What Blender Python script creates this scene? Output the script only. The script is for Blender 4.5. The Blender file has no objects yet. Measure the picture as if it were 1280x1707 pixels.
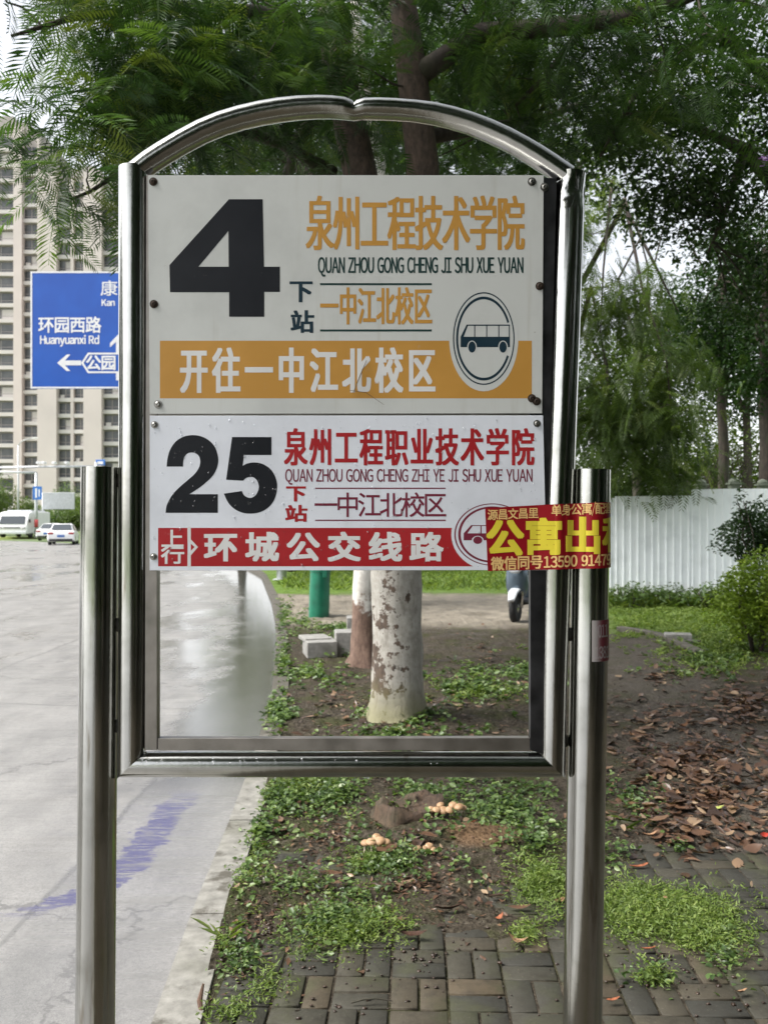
import bpy, bmesh, math, random
import numpy as np
from mathutils import Vector, Matrix
from mathutils.geometry import tessellate_polygon

SC = bpy.context.scene
COL = SC.collection
R = math.radians
rng = np.random.default_rng(7)
random.seed(7)

# ------------------------------------------------------------------ camera
F, HZ, EYE = 1400.0, 870.0, 1.5
cam_d = bpy.data.cameras.new('camera')
cam = bpy.data.objects.new('camera', cam_d)
COL.objects.link(cam)
cam.location = (0, 0, EYE)
cam.rotation_euler = (R(90), 0, 0)
cam_d.sensor_width = 36
cam_d.lens = 36 * F / 1707
cam_d.shift_y = 16.5 / 1707
cam_d.clip_start = 0.05
cam_d.clip_end = 3000
cam_d.dof.use_dof = True
cam_d.dof.focus_distance = 1.72
cam_d.dof.aperture_fstop = 8.5
SC.camera = cam

# ------------------------------------------------------------------ sky, sun, exposure
SUN_EL, SUN_AZ = R(52), R(-100)          # azimuth measured from +Y towards +X
world = bpy.data.worlds.new('World')
SC.world = world
world.use_nodes = True
wn, wl = world.node_tree.nodes, world.node_tree.links
sky = wn.new('ShaderNodeTexSky')
sky.sky_type = 'NISHITA'
sky.sun_disc = False
sky.sun_elevation = SUN_EL
sky.sun_rotation = SUN_AZ
sky.dust_density = 3.0
bw = wn.new('ShaderNodeRGBToBW')
mx = wn.new('ShaderNodeMix'); mx.data_type = 'RGBA'
mx.inputs[0].default_value = 0.85          # overcast: most of the blue is gone
wl.new(sky.outputs[0], bw.inputs[0])
wl.new(sky.outputs[0], mx.inputs[6])
wl.new(bw.outputs[0], mx.inputs[7])
wl.new(mx.outputs[2], wn['Background'].inputs[0])
wn['Background'].inputs[1].default_value = 0.15
sd = bpy.data.lights.new('sun', 'SUN')
sd.energy = 1.5
sd.angle = R(25)
sd.color = (1.0, 0.96, 0.9)
sun = bpy.data.objects.new('sun', sd)
COL.objects.link(sun)
sv = Vector((math.sin(SUN_AZ) * math.cos(SUN_EL), math.cos(SUN_AZ) * math.cos(SUN_EL), math.sin(SUN_EL)))
sun.rotation_euler = (-sv).to_track_quat('-Z', 'Y').to_euler()
SC.view_settings.view_transform = 'Standard'
SC.view_settings.look = 'None'
SC.view_settings.exposure = 1.6
SC.view_settings.gamma = 1
SC.render.engine = 'CYCLES'
SC.cycles.max_bounces = 6
SC.cycles.transparent_max_bounces = 6
SC.cycles.use_denoising = True

# ------------------------------------------------------------------ helpers
def P(px, py, d):
    """point at distance d whose layout was read at pixel (px, py)"""
    return np.array(((px - 640) / F * d, d, EYE - (py - HZ) / F * d))
def G(px, py, z=0.0):
    d = F * (EYE - z) / (py - HZ)
    return np.array(((px - 640) / F * d, d, z))
def lin(r, g=None, b=None):
    if g is None: g = b = r
    f = lambda c: (c / 255) / 12.92 if c / 255 <= 0.04045 else ((c / 255 + 0.055) / 1.055) ** 2.4
    return (f(r), f(g), f(b), 1)

class NT:
    def __init__(s, name):
        s.m = bpy.data.materials.new(name); s.m.use_nodes = True
        s.t = s.m.node_tree; s.n = s.t.nodes; s.b = s.n['Principled BSDF']
        s._pos = None
    def set(s, sock, val):
        if hasattr(val, 'is_linked') or isinstance(val, bpy.types.NodeSocket): s.t.links.new(val, sock)
        else: sock.default_value = val
    def pos(s):
        if s._pos is None:
            s._pos = s.n.new('ShaderNodeNewGeometry').outputs['Position']
        return s._pos
    def obj(s):
        return s.n.new('ShaderNodeTexCoord').outputs['Object']
    def map(s, vec, scale=(1, 1, 1), rot=(0, 0, 0)):
        n = s.n.new('ShaderNodeMapping'); s.set(n.inputs[0], vec)
        n.inputs['Scale'].default_value = scale; n.inputs['Rotation'].default_value = rot
        return n.outputs[0]
    def noise(s, scale, detail=4, rough=0.55, vec=None, out=0, dist=0):
        n = s.n.new('ShaderNodeTexNoise')
        s.set(n.inputs['Vector'], vec if vec is not None else s.pos())
        n.inputs['Scale'].default_value = scale; n.inputs['Detail'].default_value = detail
        n.inputs['Roughness'].default_value = rough; n.inputs['Distortion'].default_value = dist
        return n.outputs[out]
    def voro(s, scale, vec=None, feature='F1', out=0):
        n = s.n.new('ShaderNodeTexVoronoi'); n.feature = feature
        s.set(n.inputs['Vector'], vec if vec is not None else s.pos())
        n.inputs['Scale'].default_value = scale
        return n.outputs[out]
    def ramp(s, fac, stops, interp='LINEAR'):
        n = s.n.new('ShaderNodeValToRGB'); e = n.color_ramp.elements
        n.color_ramp.interpolation = interp
        while len(e) < len(stops): e.new(0.5)
        for k, (p, c) in enumerate(stops):
            e[k].position = p
            e[k].color = c if hasattr(c, '__len__') else (c, c, c, 1)
        s.set(n.inputs[0], fac)
        return n.outputs[0]
    def mix(s, fac, a, b, mode='MIX'):
        n = s.n.new('ShaderNodeMix'); n.data_type = 'RGBA'; n.blend_type = mode
        s.set(n.inputs[0], fac); s.set(n.inputs[6], a); s.set(n.inputs[7], b)
        return n.outputs[2]
    def math(s, op, a, b=0.0, c=0.0, clamp=False):
        n = s.n.new('ShaderNodeMath'); n.operation = op; n.use_clamp = clamp
        s.set(n.inputs[0], a); s.set(n.inputs[1], b)
        if op in ('MULTIPLY_ADD', 'SMOOTH_MIN', 'COMPARE'): s.set(n.inputs[2], c)
        return n.outputs[0]
    def step(s, v, lo, hi):
        n = s.n.new('ShaderNodeMapRange'); n.interpolation_type = 'SMOOTHSTEP'
        s.set(n.inputs[0], v); n.inputs[1].default_value = lo; n.inputs[2].default_value = hi
        return n.outputs[0]
    def sep(s, vec=None):
        n = s.n.new('ShaderNodeSeparateXYZ'); s.set(n.inputs[0], vec if vec is not None else s.pos())
        return n.outputs
    def attr(s, name, out='Fac'):
        n = s.n.new('ShaderNodeAttribute'); n.attribute_name = name
        return n.outputs[out]
    def bump(s, h, strength=0.3, dist=0.01):
        n = s.n.new('ShaderNodeBump'); s.set(n.inputs['Height'], h)
        n.inputs['Strength'].default_value = strength; n.inputs['Distance'].default_value = dist
        s.t.links.new(n.outputs[0], s.b.inputs['Normal'])
    def fin(s, base=None, rough=None, metal=None, spec=None, **kw):
        if base is not None: s.set(s.b.inputs['Base Color'], base)
        if rough is not None: s.set(s.b.inputs['Roughness'], rough)
        if metal is not None: s.set(s.b.inputs['Metallic'], metal)
        if spec is not None: s.set(s.b.inputs['Specular IOR Level'], spec)
        for k, v in kw.items(): s.set(s.b.inputs[k.replace('_', ' ')], v)
        return s.m

def simple(name, col, rough=0.5, metal=0.0, vary=0.12, scale=8, spec=0.5):
    t = NT(name)
    c = col if len(col) == 4 else (*col, 1)
    n = t.noise(scale, 5)
    d = tuple(x * (1 - vary * 1.6) for x in c[:3]) + (1,)
    l = tuple(min(1, x * (1 + vary)) for x in c[:3]) + (1,)
    return t.fin(t.ramp(n, [(0.3, d), (0.7, l)]), t.ramp(n, [(0.3, rough * 0.85), (0.7, min(1, rough * 1.15))]), metal, spec)

class MB:
    def __init__(s): s.v = []; s.f = []; s.mi = []
    def add(s, verts, faces, mi=0):
        o = len(s.v); s.v.extend([tuple(map(float, p)) for p in verts])
        s.f.extend([tuple(i + o for i in f) for f in faces]); s.mi.extend([mi] * len(faces))
        return s
    def box(s, c, size, rz=0.0, mi=0, rot=None):
        hx, hy, hz = (k / 2 for k in size)
        p = [(x, y, z) for x in (-hx, hx) for y in (-hy, hy) for z in (-hz, hz)]
        M = (rot.to_3x3() if rot is not None else Matrix.Rotation(rz, 3, 'Z'))
        c = Vector(c)
        return s.add([M @ Vector(q) + c for q in p],
                     [(0, 1, 3, 2), (4, 6, 7, 5), (0, 4, 5, 1), (2, 3, 7, 6), (0, 2, 6, 4), (1, 5, 7, 3)], mi)
    def tube(s, pts, rad, n=10, caps=True, mi=0, jitter=0.0):
        pts = [Vector(p) for p in pts]
        if not hasattr(rad, '__len__'): rad = [rad] * len(pts)
        up = None; rings = []
        for i, p in enumerate(pts):
            a = pts[max(0, i - 1)]; b = pts[min(len(pts) - 1, i + 1)]
            t = (b - a).normalized()
            if up is None:
                up = Vector((0, 0, 1)) if abs(t.z) < 0.9 else Vector((0, 1, 0))
            u = (up - t * up.dot(t)).normalized(); w = t.cross(u); up = u
            ring = []
            for k in range(n):
                a_ = 2 * math.pi * k / n
                r_ = rad[i] * (1 + (random.uniform(-jitter, jitter) if jitter else 0))
                ring.append(p + u * (math.cos(a_) * r_) + w * (math.sin(a_) * r_))
            rings.append(ring)
        V = [q for r_ in rings for q in r_]
        Fc = []
        for i in range(len(rings) - 1):
            for k in range(n):
                Fc.append((i * n + k, i * n + (k + 1) % n, (i + 1) * n + (k + 1) % n, (i + 1) * n + k))
        if caps:
            Fc.append(tuple(range(n - 1, -1, -1))); Fc.append(tuple((len(rings) - 1) * n + k for k in range(n)))
        return s.add(V, Fc, mi)
    def lathe(s, prof, c, n=20, mi=0, axis=None, sx=1.0):
        """prof: (radius, height) pairs from bottom to top, around axis through c"""
        M = Matrix.Identity(3) if axis is None else Vector(axis).normalized().to_track_quat('Z', 'Y').to_matrix()
        c = Vector(c)
        V = []; Fc = []
        for (r_, h) in prof:
            for k in range(n):
                a = 2 * math.pi * k / n
                V.append(M @ Vector((math.cos(a) * r_ * sx, math.sin(a) * r_, h)) + c)
        for i in range(len(prof) - 1):
            for k in range(n):
                Fc.append((i * n + k, i * n + (k + 1) % n, (i + 1) * n + (k + 1) % n, (i + 1) * n + k))
        Fc.append(tuple(range(n - 1, -1, -1))); Fc.append(tuple((len(prof) - 1) * n + k for k in range(n)))
        return s.add(V, Fc, mi)
    def prism(s, poly, axis, a, b, mi=0):
        """poly: 2-D outline; axis 0/1/2 is the extruded axis from a to b"""
        def mk(p, t):
            q = list(p); q.insert(axis, t); return tuple(q)
        n = len(poly)
        V = [mk(p, a) for p in poly] + [mk(p, b) for p in poly]
        Fc = [(i, (i + 1) % n, n + (i + 1) % n, n + i) for i in range(n)]
        Fc += [tuple(range(n - 1, -1, -1)), tuple(range(n, 2 * n))]
        return s.add(V, Fc, mi)
    def build(s, name, mats, parent=None, smooth=False, bevel=0.0, seg=2, org=None):
        me = bpy.data.meshes.new(name)
        o3 = np.array(org if org is not None else (ORG.get(parent.name, (0, 0, 0)) if parent else (0, 0, 0)), float)
        V = np.array(s.v, float) - o3
        me.from_pydata(V.tolist(), [], s.f)
        ml = mats if isinstance(mats, (list, tuple)) else [mats]
        for m in ml: me.materials.append(m)
        me.polygons.foreach_set('material_index', np.array(s.mi, np.int32))
        return finish(me, name, parent, smooth, bevel, seg, org)

ORG = {}
def finish(me, name, parent=None, smooth=False, bevel=0.0, seg=2, org=None):
    bm = bmesh.new(); bm.from_mesh(me)
    bmesh.ops.recalc_face_normals(bm, faces=bm.faces); bm.to_mesh(me); bm.free()
    me.update()
    o = bpy.data.objects.new(name, me); COL.objects.link(o)
    if parent is not None:
        o.parent = parent; ORG[o.name] = ORG.get(parent.name, (0, 0, 0))
    else:
        if org is not None: o.location = org
        ORG[o.name] = tuple(org) if org is not None else (0, 0, 0)
    if smooth: me.shade_smooth()
    if bevel:
        b = o.modifiers.new('bevel', 'BEVEL'); b.width = bevel; b.segments = seg; b.limit_method = 'ANGLE'; b.angle_limit = R(35)
        me.shade_smooth()
        w = o.modifiers.new('wn', 'WEIGHTED_NORMAL'); w.keep_sharp = True
    return o
def smooth_angle(o, ang=40):
    o.data.shade_smooth(); o.data.set_sharp_from_angle(angle=R(ang))
    return o
def thing(name, label, cat, loc=(0, 0, 0), group=None):
    o = bpy.data.objects.new(name, None); COL.objects.link(o)
    o.location = [float(k) for k in loc]; o.empty_display_size = 0.1
    ORG[o.name] = tuple(float(k) for k in loc)
    return tag(o, label, cat, group)
def tag(o, label=None, cat=None, group=None, kind=None):
    if label: o['label'] = label
    if cat: o['category'] = cat
    if group: o['group'] = group
    if kind: o['kind'] = kind
    return o
def copy_tree(o, parent=None):
    c = o.copy(); COL.objects.link(c)
    if parent is not None: c.parent = parent
    for ch in list(o.children): copy_tree(ch, c)
    return c

# value noise for shapes
_lat = np.random.default_rng(3).random((256, 256))
def vnoise(x, y, s=1.0, seed=0):
    x = np.asarray(x, float) * s + 37.3 * seed; y = np.asarray(y, float) * s + 91.7 * seed
    xi = np.floor(x).astype(int); yi = np.floor(y).astype(int)
    fx = x - xi; fy = y - yi
    fx = fx * fx * (3 - 2 * fx); fy = fy * fy * (3 - 2 * fy)
    g = lambda a, b: _lat[a % 256, b % 256]
    return (g(xi, yi) * (1 - fx) * (1 - fy) + g(xi + 1, yi) * fx * (1 - fy) + g(xi, yi + 1) * (1 - fx) * fy + g(xi + 1, yi + 1) * fx * fy)
def fbm(x, y, s=1.0, seed=0, oct=4):
    t = 0; a = 0.5; tot = 0
    for k in range(oct):
        t = t + a * vnoise(x, y, s * 2 ** k, seed + k * 5); tot += a; a *= 0.5
    return t / tot

def np_mesh(name, V, Q, mats, parent=None, tint=None, smooth=False, mi=None):
    """V (n,3), Q (m,4) quads; tint is one value per vertex"""
    me = bpy.data.meshes.new(name)
    V = np.asarray(V, np.float32)
    if parent is not None: V = V - np.array(ORG.get(parent.name, (0, 0, 0)), np.float32)
    Q = np.asarray(Q, np.int32)
    me.vertices.add(len(V)); me.vertices.foreach_set('co', V.ravel())
    me.loops.add(Q.size); me.loops.foreach_set('vertex_index', Q.ravel())
    me.polygons.add(len(Q))
    me.polygons.foreach_set('loop_start', np.arange(0, Q.size, 4, dtype=np.int32))
    if mi is not None: me.polygons.foreach_set('material_index', np.asarray(mi, np.int32))
    me.update(calc_edges=True)
    for m in (mats if isinstance(mats, (list, tuple)) else [mats]): me.materials.append(m)
    if tint is not None:
        a = me.attributes.new('tint', 'FLOAT', 'POINT'); a.data.foreach_set('value', np.asarray(tint, np.float32))
    if smooth: me.shade_smooth()
    o = bpy.data.objects.new(name, me); COL.objects.link(o)
    if parent is not None: o.parent = parent
    ORG[o.name] = ORG.get(parent.name, (0, 0, 0)) if parent is not None else (0, 0, 0)
    return o

def basis(az, pitch, roll):
    """rotation matrices (n,3,3) whose columns are forward, side, up"""
    ca, sa, cp, sp, cr, sr = np.cos(az), np.sin(az), np.cos(pitch), np.sin(pitch), np.cos(roll), np.sin(roll)
    f = np.stack([ca * cp, sa * cp, sp], -1)
    s0 = np.stack([-sa, ca, np.zeros_like(az)], -1)
    u0 = np.cross(f, s0)
    s = s0 * cr[:, None] + u0 * sr[:, None]
    u = np.cross(f, s)
    return np.stack([f, s, u], -1)
def leaves(Pn, az, pitch, roll, L, W, fold=0.25, droop=0.15):
    """six-vertex leaves folded along the midrib; returns V, Q"""
    n = len(Pn); B = basis(az, pitch, roll)
    L = np.broadcast_to(L, n); W = np.broadcast_to(W, n)
    tx = np.array([0, .35, .72, 1, .72, .35]); ty = np.array([0, .5, .38, 0, -.38, -.5])
    loc = np.zeros((n, 6, 3))
    loc[:, :, 0] = tx * L[:, None]; loc[:, :, 1] = ty * W[:, None]
    loc[:, :, 2] = np.abs(ty) * W[:, None] * fold * 2 - droop * (tx ** 2) * L[:, None]
    V = np.einsum('nij,nkj->nki', B, loc) + Pn[:, None, :]
    base = (np.arange(n) * 6)[:, None]
    Q = np.concatenate([base + np.array([0, 1, 2, 3]), base + np.array([0, 3, 4, 5])], 0)
    return V.reshape(-1, 3), Q
def fronds(Pn, az, pitch, roll, L, pairs=13, plen=0.3, pw=0.15, curl=0.35):
    n = len(Pn); B = basis(az, pitch, roll)
    L = np.broadcast_to(L, n).astype(float)
    t = np.linspace(0.14, 0.99, pairs)
    prof = np.sin(np.clip(t * 0.82 + 0.16, 0, 1) * math.pi) ** 0.6
    quads = []
    for sgn in (-1, 1):
        for i in range(pairs):
            beta = R(72 - 34 * t[i]); l = plen * (0.45 + 0.55 * prof[i]); w = l * pw
            dx, dy = math.cos(beta), sgn * math.sin(beta)
            bx, bz = t[i], -curl * t[i] ** 2
            q = [(bx, 0, bz), (bx + dx * l * .5 - dy * w * .5, dy * l * .5 + dx * w * .5, bz - 0.05 * l),
                 (bx + dx * l, dy * l, bz - 0.22 * l), (bx + dx * l * .5 + dy * w * .5, dy * l * .5 - dx * w * .5, bz - 0.05 * l)]
            quads.append(q)
    for a, b in ((0, .35), (.35, .7), (.7, 1)):
        h = 0.006
        quads.append([(a, -h, -curl * a * a), (a, h, -curl * a * a), (b, h * .6, -curl * b * b), (b, -h * .6, -curl * b * b)])
    T = np.array(quads).reshape(-1, 3)
    loc = T[None] * L[:, None, None]
    loc = loc + rng.normal(0, 0.006, loc.shape) * L[:, None, None]
    V = np.einsum('nij,nkj->nki', B, loc) + Pn[:, None, :]
    Q = np.arange(V.shape[0] * V.shape[1]).reshape(-1, 4)
    return V.reshape(-1, 3), Q, V.shape[1]

# ------------------------------------------------------------------ materials
def m_steel():
    t = NT('brushed steel')
    o = t.pos()
    streak = t.noise(60, 6, 0.7, t.map(o, (1, 1, 0.03)))
    blot = t.noise(9, 5, 0.6)
    col = t.mix(t.step(blot, 0.45, 0.75), (0.50, 0.50, 0.475, 1), (0.36, 0.36, 0.33, 1))
    drip = t.noise(28, 4, 0.6, t.map(o, (1, 1, 0.12)))
    col = t.mix(t.step(drip, 0.6, 0.72), col, (0.30, 0.28, 0.24, 1))
    ro = t.math('ADD', t.math('MULTIPLY', streak, 0.10), t.math('MULTIPLY', blot, 0.10))
    t.bump(t.math('ADD', t.math('MULTIPLY', streak, 0.6), blot), 0.12, 0.004)
    return t.fin(col, t.math('ADD', ro, 0.05), 1.0)
STEEL = m_steel()
def m_strip():
    t = NT('dull steel strip')
    b = t.noise(14, 6)
    return t.fin(t.ramp(b, [(0.3, (0.22, 0.205, 0.185, 1)), (0.7, (0.38, 0.35, 0.32, 1))]), t.ramp(b, [(0.3, 0.32), (0.7, 0.5)]), 0.9)
STRIP = m_strip()
def m_plate(name, base, streaky):
    t = NT(name)
    p = t.pos()
    dirt = t.noise(5, 7, 0.65)
    run = t.noise(26, 5, 0.6, t.map(p, (1, 1, 0.06)))
    spot = t.noise(110, 3, 0.6)
    c = t.mix(t.step(dirt, 0.42, 0.75), base, tuple(k * 0.86 for k in base[:3]) + (1,))
    c = t.mix(t.math('MULTIPLY', t.step(run, 0.55, 0.75), streaky), c, (0.40, 0.38, 0.31, 1))
    c = t.mix(t.math('MULTIPLY', t.step(spot, 0.72, 0.8), 0.6), c, (0.25, 0.23, 0.19, 1))
    t.bump(t.noise(3.5, 3), 0.06, 0.01)
    return t.fin(c, t.ramp(dirt, [(0.3, 0.28), (0.7, 0.45)]), 0.0, 0.5)
PLATE_A = m_plate('white enamel plate', (0.60, 0.615, 0.59, 1), 0.35)
PLATE_B = m_plate('pale blue white plate', (0.76, 0.79, 0.85, 1), 0.10)
def m_ink(name, col, rough=0.4):
    t = NT(name)
    n = t.noise(30, 6, 0.65)
    n2 = t.noise(7, 4)
    c = t.mix(t.step(n2, 0.35, 0.8), col, tuple(min(1, k * 1.15 + 0.006) for k in col[:3]) + (1,))
    c = t.mix(t.math('MULTIPLY', t.step(n, 0.66, 0.76), 0.35), c, (0.4, 0.39, 0.36, 1))
    return t.fin(c, rough, 0, 0.25)
INK_BLACK = m_ink('black vinyl', (0.006, 0.0075, 0.011, 1))
INK_NAVY = m_ink('dark teal vinyl', (0.010, 0.030, 0.045, 1))
INK_GREEN = m_ink('dark green vinyl', (0.016, 0.045, 0.042, 1))
INK_ORANGE = m_ink('ochre vinyl', (0.50, 0.26, 0.055, 1))
INK_RED = m_ink('red vinyl', (0.36, 0.018, 0.022, 1))
INK_WINE = m_ink('wine vinyl', (0.17, 0.022, 0.045, 1))
INK_WHITE = m_ink('white vinyl', (0.68, 0.68, 0.67, 1))
STICK_RED = m_ink('crimson paper', (0.26, 0.008, 0.014, 1), 0.3)
STICK_YEL = m_ink('yellow print', (0.72, 0.60, 0.05, 1), 0.35)
STICK_PALE = m_ink('peach print', (0.75, 0.50, 0.20, 1), 0.35)
def m_leaf(name, stops, transl=0.35, rough=0.45, spec=0.35):
    t = NT(name)
    c = t.ramp(t.attr('tint'), stops)
    t.fin(c, rough, 0, spec)
    tr = t.n.new('ShaderNodeBsdfTranslucent')
    c2 = t.mix(1.0, c, (1.25, 1.35, 0.6, 1), 'MULTIPLY')
    t.t.links.new(c2, tr.inputs[0])
    ms = t.n.new('ShaderNodeMixShader'); ms.inputs[0].default_value = transl
    t.t.links.new(t.b.outputs[0], ms.inputs[1]); t.t.links.new(tr.outputs[0], ms.inputs[2])
    t.t.links.new(ms.outputs[0], t.n['Material Output'].inputs[0])
    return t.m
LEAF_FEATHER = m_leaf('feathery leaf', [(0, (0.017, 0.040, 0.014, 1)), (0.5, (0.038, 0.080, 0.022, 1)), (0.85, (0.075, 0.135, 0.032, 1)), (1, (0.13, 0.17, 0.035, 1))], 0.38)
LEAF_DARK = m_leaf('dark leaf', [(0, (0.014, 0.034, 0.011, 1)), (0.6, (0.030, 0.066, 0.018, 1)), (1, (0.06, 0.11, 0.028, 1))], 0.3)
LEAF_OLIVE = m_leaf('olive leaf', [(0, (0.045, 0.075, 0.020, 1)), (0.6, (0.085, 0.13, 0.030, 1)), (1, (0.15, 0.19, 0.045, 1))], 0.4)
LEAF_LIME = m_leaf('lime leaf', [(0, (0.09, 0.15, 0.02, 1)), (0.6, (0.20, 0.28, 0.03, 1)), (1, (0.32, 0.36, 0.05, 1))], 0.35)
LEAF_WEED = m_leaf('weed leaf', [(0, (0.04, 0.075, 0.02, 1)), (0.5, (0.09, 0.15, 0.04, 1)), (0.85, (0.17, 0.24, 0.07, 1)), (1, (0.30, 0.35, 0.20, 1))], 0.3, 0.4, 0.5)
LEAF_GRASS = m_leaf('bright grass', [(0, (0.08, 0.125, 0.03, 1)), (0.5, (0.145, 0.215, 0.045, 1)), (1, (0.26, 0.32, 0.09, 1))], 0.35)
LEAF_DRY = m_leaf('dry leaf', [(0, (0.030, 0.018, 0.012, 1)), (0.35, (0.075, 0.040, 0.024, 1)), (0.65, (0.12, 0.065, 0.038, 1)), (0.86, (0.20, 0.12, 0.07, 1)), (1, (0.38, 0.28, 0.18, 1))], 0.1, 0.35, 0.6)
def m_bark(name, c0, c1, sc=14):
    t = NT(name)
    n = t.noise(sc, 7, 0.65, t.map(t.pos(), (1, 1, 0.3)))
    m = t.noise(2.5, 3)
    t.bump(n, 0.6, 0.02)
    c = t.ramp(n, [(0.3, c0), (0.7, c1)])
    c = t.mix(t.math('MULTIPLY', t.step(m, 0.5, 0.7), 0.5), c, (0.05, 0.065, 0.03, 1))
    return t.fin(c, 0.85)
BARK = m_bark('dark wet bark', (0.018, 0.014, 0.011, 1), (0.075, 0.058, 0.044, 1))
BARK_BROWN = m_bark('red brown bark', (0.06, 0.032, 0.022, 1), (0.20, 0.12, 0.085, 1))
def m_limewash(name, top):
    t = NT(name)
    z = t.sep()[2]
    n = t.noise(9, 8, 0.68)
    n2 = t.noise(3.2, 5, 0.6)
    crack = t.noise(30, 6, 0.7, t.map(t.pos(), (1, 1, 0.45)))
    bark = t.ramp(crack, [(0.3, (0.035, 0.026, 0.020, 1)), (0.7, (0.13, 0.09, 0.065, 1))])
    white = t.ramp(n, [(0.3, (0.24, 0.225, 0.19, 1)), (0.65, (0.47, 0.45, 0.41, 1))])
    white = t.mix(t.math('MULTIPLY', t.step(t.noise(26, 6, 0.7, t.map(t.pos(), (1, 1, 0.25))), 0.5, 0.7), 0.6), white, (0.16, 0.135, 0.11, 1))
    white = t.mix(t.math('MULTIPLY', t.step(crack, 0.55, 0.72), 0.55), white, (0.20, 0.17, 0.13, 1))
    peel = t.math('ADD', t.math('MULTIPLY', n, 0.5), t.math('MULTIPLY', n2, 0.5))
    c = t.mix(t.step(peel, 0.53, 0.555), white, bark)
    c = t.mix(t.step(t.math('ADD', z, t.math('MULTIPLY', n2, 0.5)), top, top + 0.12), c, bark)
    mossf = t.math('MULTIPLY', t.math('SUBTRACT', 1.0, t.step(t.math('SUBTRACT', z, t.math('MULTIPLY', n, 0.35)), -0.12, 0.22)), 0.75)
    c = t.mix(mossf, c, (0.17, 0.16, 0.06, 1))
    t.bump(t.math('ADD', t.math('MULTIPLY', crack, 0.6), t.math('MULTIPLY', n, 0.8)), 0.7, 0.015)
    return t.fin(c, 0.85)
def m_soil():
    t = NT('damp soil')
    x, y, z = t.sep()
    n = t.noise(3.0, 8, 0.65); f = t.noise(38, 6, 0.7); g = t.noise(1.1, 4); peb = t.voro(55)
    c = t.ramp(f, [(0.25, (0.020, 0.016, 0.011, 1)), (0.5, (0.052, 0.042, 0.030, 1)), (0.75, (0.13, 0.11, 0.082, 1))])
    c = t.mix(t.math('MULTIPLY', t.step(n, 0.47, 0.64), 0.7), c, (0.045, 0.052, 0.018, 1))
    c = t.mix(t.math('MULTIPLY', t.step(t.noise(24, 4, 0.6), 0.62, 0.7), 0.55), c, (0.19, 0.165, 0.13, 1))
    # worn, paler path on the right
    px = t.math('ABSOLUTE', t.math('SUBTRACT', x, t.math('ADD', t.math('MULTIPLY', y, 0.18), 1.15)))
    path = t.math('SUBTRACT', 1.0, t.step(t.math('ADD', px, t.math('MULTIPLY', g, 0.7)), 0.55, 1.15))
    c = t.mix(t.math('MULTIPLY', path, 0.6), c, t.ramp(f, [(0.3, (0.06, 0.052, 0.044, 1)), (0.7, (0.13, 0.115, 0.098, 1))]))
    # sandy drive crossing the verge, then mown grass
    yy = t.math('ADD', y, t.math('MULTIPLY', g, 1.2))
    rx = t.step(t.math('ADD', x, t.math('MULTIPLY', g, 1.0)), 3.2, 4.2)
    drive = t.math('MULTIPLY', t.math('MULTIPLY', t.step(yy, 12.0, 13.2), t.math('SUBTRACT', 1.0, t.step(yy, 17.2, 18.2))), t.math('SUBTRACT', 1.0, rx))
    c = t.mix(drive, c, t.ramp(n, [(0.3, (0.13, 0.112, 0.085, 1)), (0.7, (0.32, 0.285, 0.23, 1))]))
    sm_ = t.math('ADD', t.math('POWER', t.math('DIVIDE', t.math('SUBTRACT', x, 0.46), 0.20), 2.0), t.math('POWER', t.math('DIVIDE', t.math('SUBTRACT', y, 3.92), 0.20), 2.0))
    sm_ = t.math('SUBTRACT', 1.0, t.step(t.math('ADD', sm_, t.math('MULTIPLY', n, 0.8)), 0.7, 1.5))
    c = t.mix(t.math('MULTIPLY', sm_, 0.8), c, t.ramp(f, [(0.3, (0.09, 0.05, 0.026, 1)), (0.7, (0.24, 0.15, 0.085, 1))]))
    gr = t.math('MAXIMUM', t.step(yy, 17.2, 18.2), t.math('MULTIPLY', rx, t.step(yy, 11.0, 12.5)))
    c = t.mix(gr, c, t.ramp(f, [(0.3, (0.06, 0.11, 0.02, 1)), (0.7, (0.15, 0.23, 0.04, 1))]))
    t.bump(t.math('ADD', f, t.math('MULTIPLY', peb, 0.5)), 0.9, 0.022)
    ro = t.ramp(n, [(0.35, 0.5), (0.65, 0.9)])
    return t.fin(c, ro, 0, 0.12)
SOIL = m_soil()
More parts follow.
